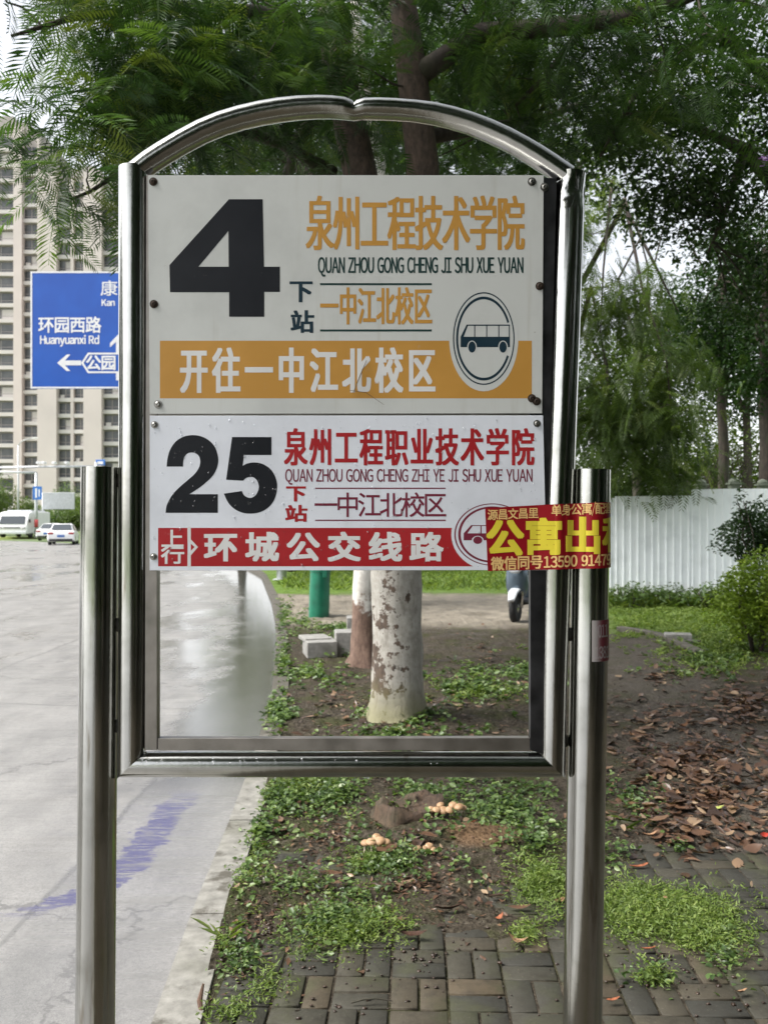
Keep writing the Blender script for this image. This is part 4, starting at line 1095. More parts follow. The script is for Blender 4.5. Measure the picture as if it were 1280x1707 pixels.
bush('sapling', 'thin sprig rising above the dark bush in front of the hoarding', gz(1236, 850, 10.4), (0.12, 0.1, 0.28), 90, 0.06, LEAF_DARK, (0, .9), stems=3, cat='sapling')
for px, py, d, r, lb in ((1052, 985, 14.4, .32, 'leafy weed bush at the foot of the hoarding beside the post'), (1113, 990, 14.6, .28, 'leafy weed bush at the foot of the hoarding, middle of three'), (1183, 985, 14.2, .3, 'leafy weed bush at the hoarding foot next to the lime bush')):
    bush('weed_bush', lb, gz(px, py + 6, d), (r * 1.5, r, .22), 420, 0.075, LEAF_WEED, (0, .7), group='weed bushes along the hoarding')
for px, d, w, h, mt, lb in ((1225, 34, 3.2, 5.2, LEAF_LIME, 'pale green hedge far behind the hoarding at the right'), (1120, 36, 3.4, 4.6, LEAF_OLIVE, 'olive hedge far behind the hoarding near the weeping tree'), (1010, 34, 3.5, 5.2, LEAF_OLIVE, 'tall olive hedge hidden mostly by the right post')):
    c = P(px, 800, d); bush('hedge', lb, (c[0], d, h * .5), (w, 1.2, h * .62), 8500, 0.21, mt, (0, .6), group='hedges far behind the hoarding', cat='hedge')
# crape myrtle blossom at the right edge
fl = MB(); c = P(1277, 266, 6.6)
for k in range(46):
    v = rng.normal(size=3); v /= np.linalg.norm(v); q = c + v * rng.random() * np.array((.03, .03, .055)); u = rng.normal(size=3) * .012; w = rng.normal(size=3) * .012
    fl.add([q, q + u, q + u + w, q + w], [(0, 1, 2, 3)])
fl.tube([c + np.array((0, 0, -.05)), c + np.array((.08, .05, .05)), c + np.array((.25, .2, .1))], [.003, .004, .006], 5)
tag(fl.build('blossom', simple('lilac petals', (0.42, 0.22, 0.52), .5, 0, .3, 60), org=tuple(c)), 'small lilac flower cluster hanging at the right edge', 'flower')
# trees behind the viewer, which the steel reflects
for x, y, lb in ((2.4, -4.2, 'dark verge tree behind the viewer on the right'), (0.0, -5.6, 'dark verge tree behind the viewer near the kerb'), (6.0, 0.5, 'dark verge tree beside the viewer on the right'), (5.6, -4.0, 'dark verge tree right behind the viewer'), (7.5, 4.5, 'dark verge tree beyond the right picture edge')):
    simple_tree('verge_tree', lb, x, y, 6, 0.2, [(x, y, 2.4, 2.0, 1.8, 2.3, 110), (x + .6, y, 5.0, 2.3, 2.0, 1.8, 60)], 'leaf', LEAF_DARK, 'verge trees beside the viewer', per=34, L=0.3, W_=0.5, spread=0.4, tint=(0, .7))

simple_tree('verge_tree', 'unseen wide verge tree added to spread a shading canopy over the viewer', 2.6, -1.6, 6, 0.2, [(0.9, -0.6, 4.8, 2.6, 2.2, 0.8, 90), (-1.0, -0.8, 4.5, 1.6, 1.8, 0.6, 60), (3.4, -0.5, 4.6, 2.0, 2.4, 1.0, 60)], 'leaf', LEAF_DARK, 'verge trees beside the viewer', per=30, L=0.24, W_=0.5, spread=0.4, tint=(0, .7))  # unseen canopy added overhead to shade sign and ground and darken the arch
for x, y, w, lb in ((1.5, -11, 4.5, 'unseen dark hedge added behind the viewer for the steel to reflect'), (9.5, -4, 3.0, 'unseen dark hedge added right of the viewer for the steel to reflect')):  # unseen hedges added to close the bright horizon reflected in the steel
    bush('hedge', lb, (x, y, 1.6), (w, 1.2, 1.9), 6500, 0.32, LEAF_DARK, (0, .6), group='unseen hedges added for reflections', cat='hedge')
for x, y, lb in ((-17, 6, 'unseen tree added across the road, level with the sign'), (-19, 13, 'unseen tree added across the road, ahead of the sign'), (-16.5, 0, 'unseen tree added across the road beside the viewer')):  # unseen trees added to darken what the left side of the steel reflects
    simple_tree('unseen_roadside_tree', lb, x, y, 7, 0.22, [(x, y, 3.4, 2.6, 2.8, 3.0, 60), (x, y, 6, 2.4, 2.4, 1.8, 40)], 'leaf', LEAF_DARK, 'unseen trees added across the road', per=40, L=0.5, W_=0.5, spread=0.5, tint=(0, .7))

# ------------------------------------------------------------------ low plants and litter
def ground_at(pxs, pys):
    d = F * EYE / (pys - HZ); return (pxs - 640) / F * d, d
def patch(items):
    xs, ys_ = [], []
    for (px, py, rx, ry, n) in items:
        a = rng.random(n) * 6.283; r = np.abs(rng.normal(0, 0.62, n))
        x, y = ground_at(px + np.cos(a) * r * rx, py + np.sin(a) * r * ry)
        xs.append(x); ys_.append(y)
    x, y = np.concatenate(xs), np.concatenate(ys_)
    k = (x > kerb_x(y) + np.where(y < 5.2, 0.15, 0.04)) & (fbm(x, y, 5.0 / np.clip(y / 4, 1, 4).mean(), 21, 3) > rng.uniform(0.15, 0.56, len(x)))
    return x[k], y[k]
# broad-leaved weeds: rosettes of little leaves on short stems
x, y = patch([(450, 1335, 90, 40, 170), (560, 1335, 110, 45, 190), (700, 1335, 120, 40, 120), (850, 1350, 120, 55, 260), (900, 1410, 70, 40, 110), (1000, 1405, 45, 40, 110), (430, 1390, 60, 40, 60),
              (650, 1450, 130, 45, 130), (500, 1480, 130, 60, 110), (400, 1450, 45, 90, 80), (560, 1540, 90, 45, 110), (400, 1600, 50, 60, 50), (1215, 1600, 28, 40, 26), (1085, 1625, 30, 14, 14),
              (800, 1150, 110, 40, 150), (660, 1240, 200, 35, 100), (612, 1205, 24, 10, 16), (712, 1206, 26, 10, 16), (660, 1212, 50, 8, 18), (540, 1075, 70, 30, 90), (520, 1130, 60, 30, 70), (470, 1200, 30, 60, 40), (880, 1120, 80, 40, 90),
              (1180, 1100, 110, 40, 160), (1060, 1350, 70, 50, 40), (1130, 1415, 20, 18, 16), (1240, 1080, 70, 40, 120), (570, 1050, 70, 18, 90), (500, 1040, 40, 16, 50), (472, 1110, 12, 70, 90), (475, 1020, 14, 30, 70), (460, 1180, 16, 40, 50)])
n0 = len(x); per = 9
h = soil_h(x, y)
cx = np.repeat(x, per) + rng.normal(0, 0.03, n0 * per); cy = np.repeat(y, per) + rng.normal(0, 0.03, n0 * per)
cz = np.repeat(h, per) + np.abs(rng.normal(0.018, 0.022, n0 * per))
s = rng.uniform(0.014, 0.034, n0 * per) * np.repeat(rng.uniform(.7, 1.25, n0), per) * np.clip(np.repeat(y, per) / 4.0, 0.8, 1.8)
V, Q = leaves(np.stack([cx, cy, cz], -1), rng.random(n0 * per) * 6.283, rng.uniform(-.25, .75, n0 * per), rng.normal(0, .4, n0 * per), s, s * .68, fold=.16, droop=.3)
tag(np_mesh('weeds', V, Q, LEAF_WEED, tint=np.repeat(np.clip(np.repeat(rng.uniform(0, .85, n0), per) + rng.normal(0, .1, n0 * per), 0, 1), 6)), kind='stuff')
# bright fine low plants
x, y = patch([(1110, 1530, 125, 48, 1500), (1060, 1500, 70, 35, 500), (1160, 1560, 70, 40, 600), (905, 1480, 55, 40, 420), (640, 1545, 0, 0, 1), (575, 1555, 95, 45, 520), (500, 1590, 40, 18, 90), (360, 1585, 30, 10, 90), (440, 1640, 60, 30, 120),
              (410, 1400, 45, 90, 240), (500, 1330, 100, 30, 260), (1120, 1045, 120, 26, 1100), (1100, 1022, 130, 16, 1500), (1200, 1075, 100, 40, 900), (1060, 1040, 60, 20, 350), (800, 1160, 100, 30, 150), (620, 1440, 60, 20, 100), (880, 1560, 24, 20, 60), (1090, 1630, 24, 10, 50), (390, 1690, 70, 18, 60)])
n = len(x); big = np.clip(y / 3.2, 1, 2.6)
L_ = rng.uniform(0.009, 0.024, n) * big
# blades: a tapering bent strip each
p = np.stack([x, y, soil_h(x, y) + 0.0], -1)
p = np.repeat(p, 13, 0) + rng.normal(0, 0.020, (n * 13, 3)) * np.array((1, 1, 0)); L_ = np.repeat(L_, 13) * rng.uniform(.5, 1.2, n * 13)
p[:, 2] += np.abs(rng.normal(0, .020, n * 13))
V, Q = leaves(p, rng.random(n * 13) * 6.283, rng.uniform(-.2, 1.2, n * 13), rng.normal(0, .5, n * 13), L_, L_ * .30, fold=.1, droop=.4)
tag(np_mesh('fine_grass', V, Q, LEAF_GRASS, tint=np.repeat(np.clip(np.repeat(rng.normal(.48, .22, n), 13) + rng.normal(0, .15, n * 13), 0, 1), 6)), kind='stuff')
# mown grass beyond the drive and tall grass along the kerb far off
n = 16000; y = rng.uniform(17.8, 34, n); x = rng.uniform(-2.5, 9, n); k = x > kerb_x(y) + .3; x, y = x[k], y[k]; n = len(x)
V, Q = leaves(np.stack([x, y, soil_h(x, y)], -1), rng.random(n) * 6.283, rng.uniform(.6, 1.5, n), rng.normal(0, .3, n), rng.uniform(.08, .2, n), .02, droop=.4)
tag(np_mesh('lawn_grass', V, Q, LEAF_GRASS, tint=np.repeat(rng.random(n), 6)), kind='stuff')
# long blades by the kerb
x, y = patch([(395, 1360, 20, 60, 40), (385, 1430, 16, 50, 24), (360, 1580, 24, 10, 12), (1040, 1380, 40, 40, 14), (450, 1050, 20, 60, 30)])
xf = rng.uniform(3.9, 7.6, 420); yf = rng.uniform(14.2, 15.9, 420); x = np.concatenate([x, xf]); y = np.concatenate([y, yf])
n = len(x) * 5; p = np.repeat(np.stack([x, y, soil_h(x, y)], -1), 5, 0) + rng.normal(0, .03, (n, 3)) * np.array((1, 1, 0)); L_ = rng.uniform(.03, .10, n) * np.where(p[:, 1] > 12, 3.4, 1)
V, Q = leaves(p, rng.random(n) * 6.283, rng.uniform(.3, 1.3, n), rng.normal(0, .2, n), L_, np.where(p[:, 1] > 12, .016, .004), droop=.6)
tag(np_mesh('kerb_grass', V, Q, LEAF_GRASS, tint=np.repeat(rng.random(n), 6)), kind='stuff')
# leaf litter: curled dry leaves
def curled(P_, az, tilt, L, Wd, curl, cup, ns=5):
    n = len(P_); B_ = basis(az, tilt, rng.normal(0, .25, n)); t = np.linspace(0, 1, ns); prof = np.sin(np.clip(t * .94 + .03, 0, 1) * math.pi) ** .7
    loc = np.zeros((n, ns, 3, 3))
    for j, sgn in enumerate((-1, 0, 1)):
        loc[:, :, j, 0] = t * L[:, None]; loc[:, :, j, 1] = sgn * prof * Wd[:, None] * .5
        loc[:, :, j, 2] = (abs(sgn) * cup * Wd)[:, None] * prof + (curl * L)[:, None] * (t - .5) ** 2 * 2
    loc = loc.reshape(n, ns * 3, 3) + rng.normal(0, .03, (n, ns * 3, 3)) * Wd[:, None, None]
    V = np.einsum('nij,nkj->nki', B_, loc) + P_[:, None, :]
    i = np.arange(ns * 3).reshape(ns, 3); q = np.stack([i[:-1, :-1], i[:-1, 1:], i[1:, 1:], i[1:, :-1]], -1).reshape(-1, 4)
    Q = (np.arange(n) * ns * 3)[:, None, None] + q[None]
    return V.reshape(-1, 3), Q.reshape(-1, 4), ns * 3
x, y = patch([(1130, 1270, 190, 120, 1000), (1240, 1180, 130, 80, 700), (1200, 1330, 160, 80, 420), (1080, 1210, 110, 90, 110), (1150, 1390, 150, 60, 150), (1100, 1130, 110, 40, 150), (1060, 1330, 60, 60, 90), (660, 1230, 230, 25, 90), (560, 1180, 100, 50, 60), (760, 1180, 160, 50, 80), (700, 1420, 300, 110, 60), (800, 1080, 150, 50, 60)])
n = len(x); L_ = .03 + .09 * rng.beta(1.6, 2.2, n); Wd = L_ * rng.uniform(.25, .6, n)
V, Q, k = curled(np.stack([x, y, soil_h(x, y) + rng.uniform(.004, .03, n)], -1), rng.random(n) * 6.283, rng.normal(0, .16, n), L_, Wd, rng.uniform(-.2, .3, n), rng.uniform(-.15, .3, n))
tag(np_mesh('leaf_litter', V, Q, LEAF_DRY, tint=np.repeat(np.clip(rng.beta(1.5, 1.5, n), 0, 1), k)), kind='stuff')
# small torn leaf pieces and bark flakes over the bare soil
x, y = patch([(560, 1400, 260, 120, 700), (700, 1480, 260, 90, 500), (420, 1560, 100, 120, 260), (660, 1180, 260, 60, 700), (800, 1100, 150, 60, 400), (1130, 1330, 200, 130, 700), (660, 1215, 80, 14, 160)])
n = len(x); L_ = rng.uniform(.012, .04, n); Wd = L_ * rng.uniform(.25, .6, n)
V, Q, k = curled(np.stack([x, y, soil_h(x, y) + rng.uniform(.002, .012, n)], -1), rng.random(n) * 6.283, rng.normal(0, .2, n), L_, Wd, rng.uniform(-.2, .5, n), rng.uniform(-.1, .4, n), 3)
tag(np_mesh('leaf_crumbs', V, Q, LEAF_DRY, tint=np.repeat(rng.beta(1.3, 1.5, n), k)), kind='stuff')
# crumbs: seeds, bits of bark and grit scattered over soil and paving
x, y = patch([(700, 1600, 420, 110, 150), (1100, 1620, 200, 90, 90), (640, 1300, 300, 160, 700), (1100, 1300, 250, 200, 700), (450, 1550, 130, 150, 350), (660, 1120, 260, 60, 300)])
n = len(x); s = rng.uniform(.003, .009, n); dd_ = rng.normal(size=(n, 8, 3)) * .18
cu_ = np.array([(a, b, c) for a in (-.5, .5) for b in (-.5, .5) for c in (-.4, .4)])
V = (cu_[None] + dd_) * s[:, None, None] * np.array((1.5, 1, .8)) + np.stack([x, y, np.maximum(soil_h(x, y), np.where(y < 3.2, 0.0, -1)) + .002], -1)[:, None]
Q = (np.arange(n) * 8)[:, None, None] + np.array([(0, 1, 3, 2), (4, 6, 7, 5), (0, 4, 5, 1), (2, 3, 7, 6), (0, 2, 6, 4), (1, 5, 7, 3)])[None]
tag(np_mesh('crumbs', V.reshape(-1, 3), Q.reshape(-1, 4), LEAF_DRY, tint=np.repeat(np.where(y < 3.1, .25, 1) * rng.beta(1.2, 2.2, n), 8)), kind='stuff')
# single leaves that stand out
def one_leaf(px, py, L, ratio, rz, col, label, lift=.012, curl=.3, cup=.25, group=None):
    x, y = ground_at(np.array([float(px)]), np.array([float(py)])); z = max(soil_h(x, y)[0], 0.002 if y[0] < 3.15 else -1)
    V, Q, k = curled(np.zeros((1, 3)), np.array([0.]), np.array([.08]), np.array([L]), np.array([L * ratio]), np.array([curl]), np.array([cup]), 8)
    o = np_mesh('fallen_leaf', V - np.array((L / 2, 0, 0)), Q, col, tint=np.zeros(len(V)), smooth=True); o.location = (x[0], y[0], z + lift); o.rotation_euler = (random.uniform(-.2, .2), random.uniform(-.15, .15), rz)
    tag(o, label, 'leaf', group); return o
LY = simple('yellow green fallen leaf', (0.36, 0.40, 0.11), .6, 0, .2, 60, .15); LO = simple('orange fallen leaf', (0.28, 0.10, 0.05), .6, 0, .4, 60, .15); LT = simple('tan fallen leaf', (0.32, 0.19, 0.11), .6, 0, .4, 60, .15); LB = simple('dark fallen leaf', (0.05, 0.026, 0.017), .6, 0, .4, 60, .15)
one_leaf(1190, 1362, .105, .36, .1, LY, 'pale yellow-green fallen leaf lying flat among the brown leaves')
one_leaf(1272, 1400, .05, .5, .4, simple('red fallen leaf', (.45, .05, .03), .4), 'bright red fallen leaf at the right edge')
one_leaf(862, 1578, .07, .35, -.4, LT, 'tan curled leaf with dark half lying on the first pavers', curl=.7)
one_leaf(832, 1541, .045, .5, .5, LO, 'orange curled leaf on bare soil above the pavers', curl=.8)
one_leaf(1022, 1676, .045, .35, .2, LO, 'small orange leaf on the pavers right of the right post')
one_leaf(1235, 1662, .05, .35, .3, LT, 'pale curled leaf on the far right pavers')
one_leaf(1080, 1590, .055, .3, .1, LO, 'rust-red narrow leaf below the bright grass patch')
one_leaf(1065, 1448, .09, .28, .25, LO, 'long red-brown leaf behind the bright grass patch')
one_leaf(748, 1523, .12, .22, .15, LB, 'long dark rotted leaf on the soil left of the orange leaf')
one_leaf(690, 1567, .10, .28, -.2, LB, 'black wet leaf lying across the edge of the pavers')
one_leaf(1108, 1512, .03, .5, 1.2, LT, 'tiny brown leaf standing in the bright grass patch', lift=.045)
one_leaf(932, 1505, .05, .55, .6, LT, 'pale pinkish leaf at the left side of the right post')
one_leaf(790, 1405, .04, .5, .6, LO, 'orange leaf beside the sandy mound')
leafm = []
spots = [(1050, 1290), (1130, 1330), (1095, 1365), (1230, 1320), (1180, 1260), (1260, 1290), (1070, 1255), (1140, 1215), (1210, 1190), (1262, 1350), (1235, 1390), (1160, 1300), (1100, 1310), (1085, 1400), (1250, 1230), (1195, 1335), (1120, 1265), (1050, 1230), (1270, 1180), (1220, 1260)]
protos = [one_leaf(*spots[i], (.062 + .009 * i), .36 + .03 * i, i * 1.4, (LB, LT, LB, simple('brown fallen leaf', (0.12, 0.06, 0.032), .6, 0, .4, 60, .15))[i], 'curled brown fallen leaf among many on the damp soil right of the post', curl=.4 + .15 * i, cup=.35, group='curled brown leaves right of the post') for i in range(4)]
for i, (px, py) in enumerate(spots[4:]):
    o = protos[i % 4].copy(); COL.objects.link(o); q = G(px, py); o.location = (q[0], q[1], float(soil_h(q[0], q[1])) + .014); o.rotation_euler = (random.uniform(-.3, .3), random.uniform(-.3, .3), random.uniform(0, 6)); o.scale = [random.uniform(.75, 1.15)] * 3
# ------------------------------------------------------------------ stump and mushrooms
sx_, sy_ = 0.12, 4.18
m = MB(); n = 26; rings = []
for j, (h, r) in enumerate(((-.05, .20), (0.0, .19), (.05, .165), (.085, .155), (.10, .14), (.07, .10), (.05, .0))):
    for q in range(n):
        a = 2 * math.pi * q / n; k = 1 + .10 * math.sin(3 * a + 1) + .08 * math.sin(9 * a) + random.uniform(-.09, .09)
        top = (.02 * math.sin(2 * a + .5) + (.035 * abs(math.sin(5 * a + 1)) * random.random() if j == 4 else 0)) if j >= 3 else 0
        rings.append((sx_ + r * k * math.cos(a) * 1.1, sy_ + r * k * math.sin(a), h + top + random.uniform(-.014, .014)))
m.add(rings, [(i * n + q, i * n + (q + 1) % n, (i + 1) * n + (q + 1) % n, (i + 1) * n + q) for i in range(6) for q in range(n)])
tag(m.build('tree_stump', m_bark('rotten wood', (.022, .015, .010, 1), (.11, .068, .042, 1), 40), smooth=True, org=(sx_, sy_, 0)), 'low rotten tree stump sunk in the weeds below the sign', 'stump')
def m_cap():
    t = NT('mushroom cap'); r = t.noise(45, 4); n = t.noise(160, 3)
    c = t.ramp(r, [(.3, (.27, .15, .07, 1)), (.7, (.50, .33, .19, 1))]); c = t.mix(t.math('MULTIPLY', t.step(n, .55, .7), .5), c, (.26, .14, .07, 1))
    return t.fin(c, .55)
CAP = m_cap(); STEM = simple('mushroom stem', (.55, .48, .36), .6, 0, .2, 40)
def shrooms(label, px, py, z, pts):
    d = F * (EYE - z) / (py - HZ); c = ((px - 640) / F * d, d, z)
    t = thing('mushroom_cluster', label, 'mushrooms', (c[0], c[1], z - .05), 'mushroom clusters on the stump')
    for dx, dy, dz, r in pts:
        cc = (c[0] + dx, c[1] + dy, z + dz)
        m = MB(); ax = (random.uniform(-.25, .25), random.uniform(-.5, -.1), 1)
        m.lathe([(r * .55, -r * .12), (r * .98, -r * .05), (r, r * .05), (r * .88, r * .32), (r * .55, r * .52), (r * .2, r * .60), (.0005, r * .60)], cc, 16, axis=ax, sx=random.uniform(.85, 1.1))
        m.build('cap', CAP, t, smooth=True)
        m = MB(); m.tube([(cc[0] + random.uniform(-.01, .01), cc[1] + .008, z - .075), (cc[0], cc[1], cc[2] - r * .08)], [r * .22, r * .2], 8); m.build('stem', STEM, t, smooth=True)
shrooms('wide cluster of tan mushrooms on top of the stump, farthest of three', 745, 1350, .10, [(-.075, .02, -.005, .019), (-.05, -.005, .0, .023), (-.018, .0, -.004, .026), (.012, -.008, .0, .024), (.03, .02, .014, .026), (.058, .0, .012, .027), (.08, .015, .004, .02), (-.03, .035, .012, .02)])
shrooms('cluster of tan mushrooms at the left side of the stump', 628, 1404, .07, [(-.05, .005, -.006, .021), (-.022, -.008, .002, .026), (.012, .0, .004, .027), (.042, .01, -.004, .023), (.0, .03, .01, .022)])
shrooms('small cluster of pale mushrooms in front of the stump', 708, 1413, .055, [(-.03, .0, -.002, .015), (.0, -.01, .002, .013), (.02, .004, .004, .02), (.034, -.008, -.004, .014), (-.044, .01, -.012, .01)])
# blocks beside the trees
def block(label, x0, x1, ytop, ybot, d, dep, rz, holes=False):
    a, b_ = P(x0, ybot, d), P(x1, ytop, d); w = b_[0] - a[0]; h = b_[2] - a[2]
    m = MB(); c = (a[0] + w / 2, d + dep / 2, (a[2] + b_[2]) / 2)
    m.box(c, (w, dep, h), rz)
    o = m.build('concrete_block', BLOCK, bevel=.012, org=(c[0], c[1], a[2]))
    tag(o, label, 'block', 'concrete blocks by the street trees'); return o
block('low grey concrete block nearest the kerb beside the brown trunk', 505, 556, 1070, 1098, 9.15, .42, .22)
block('taller grey concrete block standing against the brown trunk', 557, 590, 1054, 1096, 9.3, .3, .12)
block('pale concrete block behind, between the trunk and the green post', 577, 594, 1030, 1072, 10.4, .3, .05)
block('flat concrete slab lying on the low block nearest the kerb', 500, 546, 1064, 1071, 9.3, .36, .32)
m = MB(); c = G(735, 1197); m.lathe([(.05, -.01), (.06, .01), (.05, .035), (.03, .05), (.001, .055)], c, 9, sx=1.4)
for i, v in enumerate(m.v): m.v[i] = tuple(np.array(v) + rng.normal(0, .006, 3))
tag(m.build('pale_stone', BLOCK, org=tuple(c)), 'pale grey stone at the right foot of the whitewashed trunk', 'stone')
# green steel post
GREEN = simple('green paint', (.008, .15, .085), .38, 0, .2, 5)
c = G(533, 1030); gp = thing('green_post', 'thick dark green steel post standing on the verge left of the trees', 'post', tuple(c))
m = MB(); m.tube([(c[0] - .012, c[1], -.05), (c[0], c[1], .5), (c[0] + .022, c[1], 1.0)], [.162, .158, .154], 28); smooth_angle(m.build('post_body', GREEN, gp))
m = MB(); m.lathe([(.165, 0), (.165, .03), (.13, .09), (.05, .13), (.001, .135)], (c[0] + .022, c[1], 1.0), 28); smooth_angle(m.build('cap', GREEN, gp))
m = MB(); m.lathe([(.159, 0), (.166, .004), (.166, .03), (.159, .034)], (c[0] + .012, c[1], .72), 28); smooth_angle(m.build('band', GREEN, gp))
m = MB(); m.box((c[0] + .09, c[1] - .145, .70), (.07, .05, .12)); m.build('hasp', GREEN, gp, bevel=.006)
# edging stones and loose slabs of the right hand path
pts = [(1030, 1052), (1062, 1056), (1092, 1062), (1118, 1071), (1142, 1082), (1166, 1094)]
pw = [G(*p) for p in pts]
for i in range(5):
    a, b_ = pw[i], pw[i + 1]; dv = b_ - a; L_ = np.linalg.norm(dv); cc = (a + b_) / 2
    m = MB(); m.box((cc[0], cc[1], .012), (L_ - .02, .12, .11), math.atan2(dv[1], dv[0]))
    o = m.build('edging_stone', KERB, bevel=.01, org=(cc[0], cc[1], 0)); tag(o, 'pale edging stone in the curved row along the right-hand path', 'edging stone', 'edging stones of the right-hand path')
c = G(1134, 1071); m = MB(); m.box((c[0], c[1] + .1, .07), (.32, .22, .06), -.25); tag(m.build('loose_slab', BLOCK, bevel=.008, org=(c[0], c[1], 0)), 'loose grey slab lying at the end of the edging stones', 'slab', 'loose slabs by the path')
c = G(1150, 1078); m = MB(); m.box((c[0], c[1] + .08, .03), (.26, .16, .07), .3); tag(m.build('loose_slab', simple('dark brick', (.09, .08, .075), .8), bevel=.008, org=(c[0], c[1], 0)), 'dark brick under the loose grey slab by the path', 'slab', 'loose slabs by the path')
# the stick near the kerb in the foreground
c = G(338, 1690); m = MB(); m.tube([tuple(c + np.array((.0, 0, -.02))), tuple(c + np.array((-.012, .02, .03))), tuple(c + np.array((-.004, .03, .075)))], [.007, .008, .004], 7, jitter=.2)
tag(m.build('broken_stick', BARK_BROWN, org=tuple(c)), 'short broken brown stick poking up beside the kerb in the foreground', 'stick')
for px, py, rz, L_, lb in ((620, 1675, .05, .13, 'thin dark twig lying across the pavers left of centre'), (1000, 1540, .2, .1, 'short twig at the left edge of the bright grass')):
    c = G(px, py); m = MB(); w = [(c[0] + (t - .5) * L_ * math.cos(rz), c[1] + (t - .5) * L_ * math.sin(rz), .008 + .012 * math.sin(t * 3)) for t in (0, .3, .6, 1)]
    m.tube(w, [.003, .0035, .003, .0015], 6); tag(m.build('fallen_twig', BARK, org=tuple(c)), lb, 'twig')

# ------------------------------------------------------------------ white hoarding and pillars
def m_sheet():
    t = NT('white sheet metal'); z = t.sep()[2]; n = t.noise(3, 6); r = t.noise(18, 5, .6, t.map(t.pos(), (1, 1, .1)))
    c = t.mix(t.step(n, .45, .75), (.84, .88, .90, 1), (.72, .76, .78, 1))
    c = t.mix(t.math('MULTIPLY', t.step(r, .58, .75), .3), c, (.42, .41, .36, 1))
    low = t.math('SUBTRACT', 1, t.step(t.math('ADD', z, t.math('MULTIPLY', n, .3)), .15, .55))
    return t.fin(t.mix(t.math('MULTIPLY', low, .5), c, (.36, .35, .28, 1)), .4)
SHEET = m_sheet()
fx0, fy0 = P(905, 0, 16.9)[0], 16.9; fx1, fy1 = 8.4, 15.1
fence = thing('hoarding_fence', 'white corrugated metal hoarding with stepped panel tops on the right', 'fence', (fx0, fy0, 0))
L_ = math.hypot(fx1 - fx0, fy1 - fy0); ux, uy = (fx1 - fx0) / L_, (fy1 - fy0) / L_; s = 0; i = 0; zt = 1.93
while s < L_:
    w = .80 if i % 3 else .62
    zt = 1.955 + .023 * i + (.07 if i >= 4 else 0) - .05 * (i % 2) * .4
    m = MB(); prof_ = []; q = 0.0
    while q < w:
        for a, o_ in ((0, 0), (.012, -.022), (.03, -.022), (.042, 0)):
            prof_.append((min(q + a, w), o_))
        q += .135
    prof_.append((w, 0)); n = len(prof_); V = []
    lean = random.uniform(-.012, .012); off = random.uniform(-.012, .012)
    for z in (-.05, zt):
        for a, o_ in prof_:
            sl_ = s + a; zz = z + (a * lean * 2 if z > 0 else 0); lo = o_ + off + (lean if z > 0 else 0)
            V.append((fx0 + ux * sl_ - uy * lo * -1, fy0 + uy * sl_ + ux * lo, zz))
    m.add(V, [(k, k + 1, n + k + 1, n + k) for k in range(n - 1)])
    o = m.build('panel', SHEET, fence); md = o.modifiers.new('solid', 'SOLIDIFY'); md.thickness = .003
    s += w - .01; i += 1
m = MB()
for z in (.35, 1.5): m.tube([(fx0, fy0 + .06, z), (fx1, fy1 + .06, z)], .025, 8)
m.build('rail', simple('rail steel', (.3, .3, .3), .5, .6), fence)
PIL = m_concrete('green grey pillar', (.09, .11, .08, 1), (.2, .22, .17, 1))
for px, tp in ((1091, 812), (1128, 810), (1168, 801), (1222, 799), (1270, 801)):
    d = 19.5; x = P(px, 0, d)[0]; h = P(0, tp, d)[2]
    t = thing('garden_pillar', 'square garden pillar with a domed cap just showing over the white hoarding', 'pillar', (x, d, 0), 'garden pillars behind the hoarding')
    m = MB(); m.box((x, d, (h - .12) / 2), (.2, .2, h - .12)); m.build('shaft', PIL, t, bevel=.01)
    m = MB(); m.box((x, d, h - .10), (.27, .27, .04)); m.lathe([(.11, -.08), (.12, -.04), (.09, 0), (.03, .03), (.001, .035)], (x, d, h), 12); m.build('cap', PIL, t, smooth=False)

# ------------------------------------------------------------------ parked electric scooter
sc_c = G(866, 1034); scx, scy = sc_c[0], sc_c[1]
sco = thing('electric_scooter', 'grey-blue electric scooter parked on the drive, seen at the right of the opening', 'scooter', (scx, scy, 0))
SBODY = simple('blue grey gloss', (.12, .16, .20), .15, .4, .1, 4); SBLK = simple('black plastic', (.012, .012, .013), .45); SCHR = simple('scooter chrome', (.55, .55, .55), .15, 1.0); SRUB = simple('tyre rubber', (.012, .012, .012), .8); SWHT = simple('white plastic', (.6, .62, .64), .3)
ha = R(246)   # heading: towards the viewer's left
fx, fy = math.cos(ha), math.sin(ha)
def L3_(f, s, z): return (scx + .12 + fx * f - fy * s, scy + .18 + fy * f + fx * s, z)
def wheel(f):
    m = MB(); m.lathe([(.13, -.045), (.19, -.05), (.215, -.02), (.215, .02), (.19, .05), (.13, .045)], L3_(f, 0, .215), 24, axis=(-fy, fx, 0)); w = m.build('wheel', SRUB, sco, smooth=True)
    m = MB(); m.lathe([(.02, -.055), (.13, -.03), (.135, 0), (.13, .03), (.02, .055)], L3_(f, 0, .215), 18, axis=(-fy, fx, 0)); m.build('rim', SCHR, w, smooth=True)
wheel(.60); wheel(-.58)
def loft(secs, n=16):
    m = MB(); V = []
    for (f, z, hw, hh) in secs:
        for q in range(n):
            a = 2 * math.pi * q / n; ca_, sa_ = math.cos(a), math.sin(a)
            k = (abs(ca_) ** 3 + abs(sa_) ** 3) ** (-1 / 3)
            V.append(L3_(f, ca_ * hw * k, z + sa_ * hh * k))
    m.add(V, [(i * n + q, i * n + (q + 1) % n, (i + 1) * n + (q + 1) % n, (i + 1) * n + q) for i in range(len(secs) - 1) for q in range(n)] + [tuple(range(n - 1, -1, -1)), tuple((len(secs) - 1) * n + q for q in range(n))])
    return m
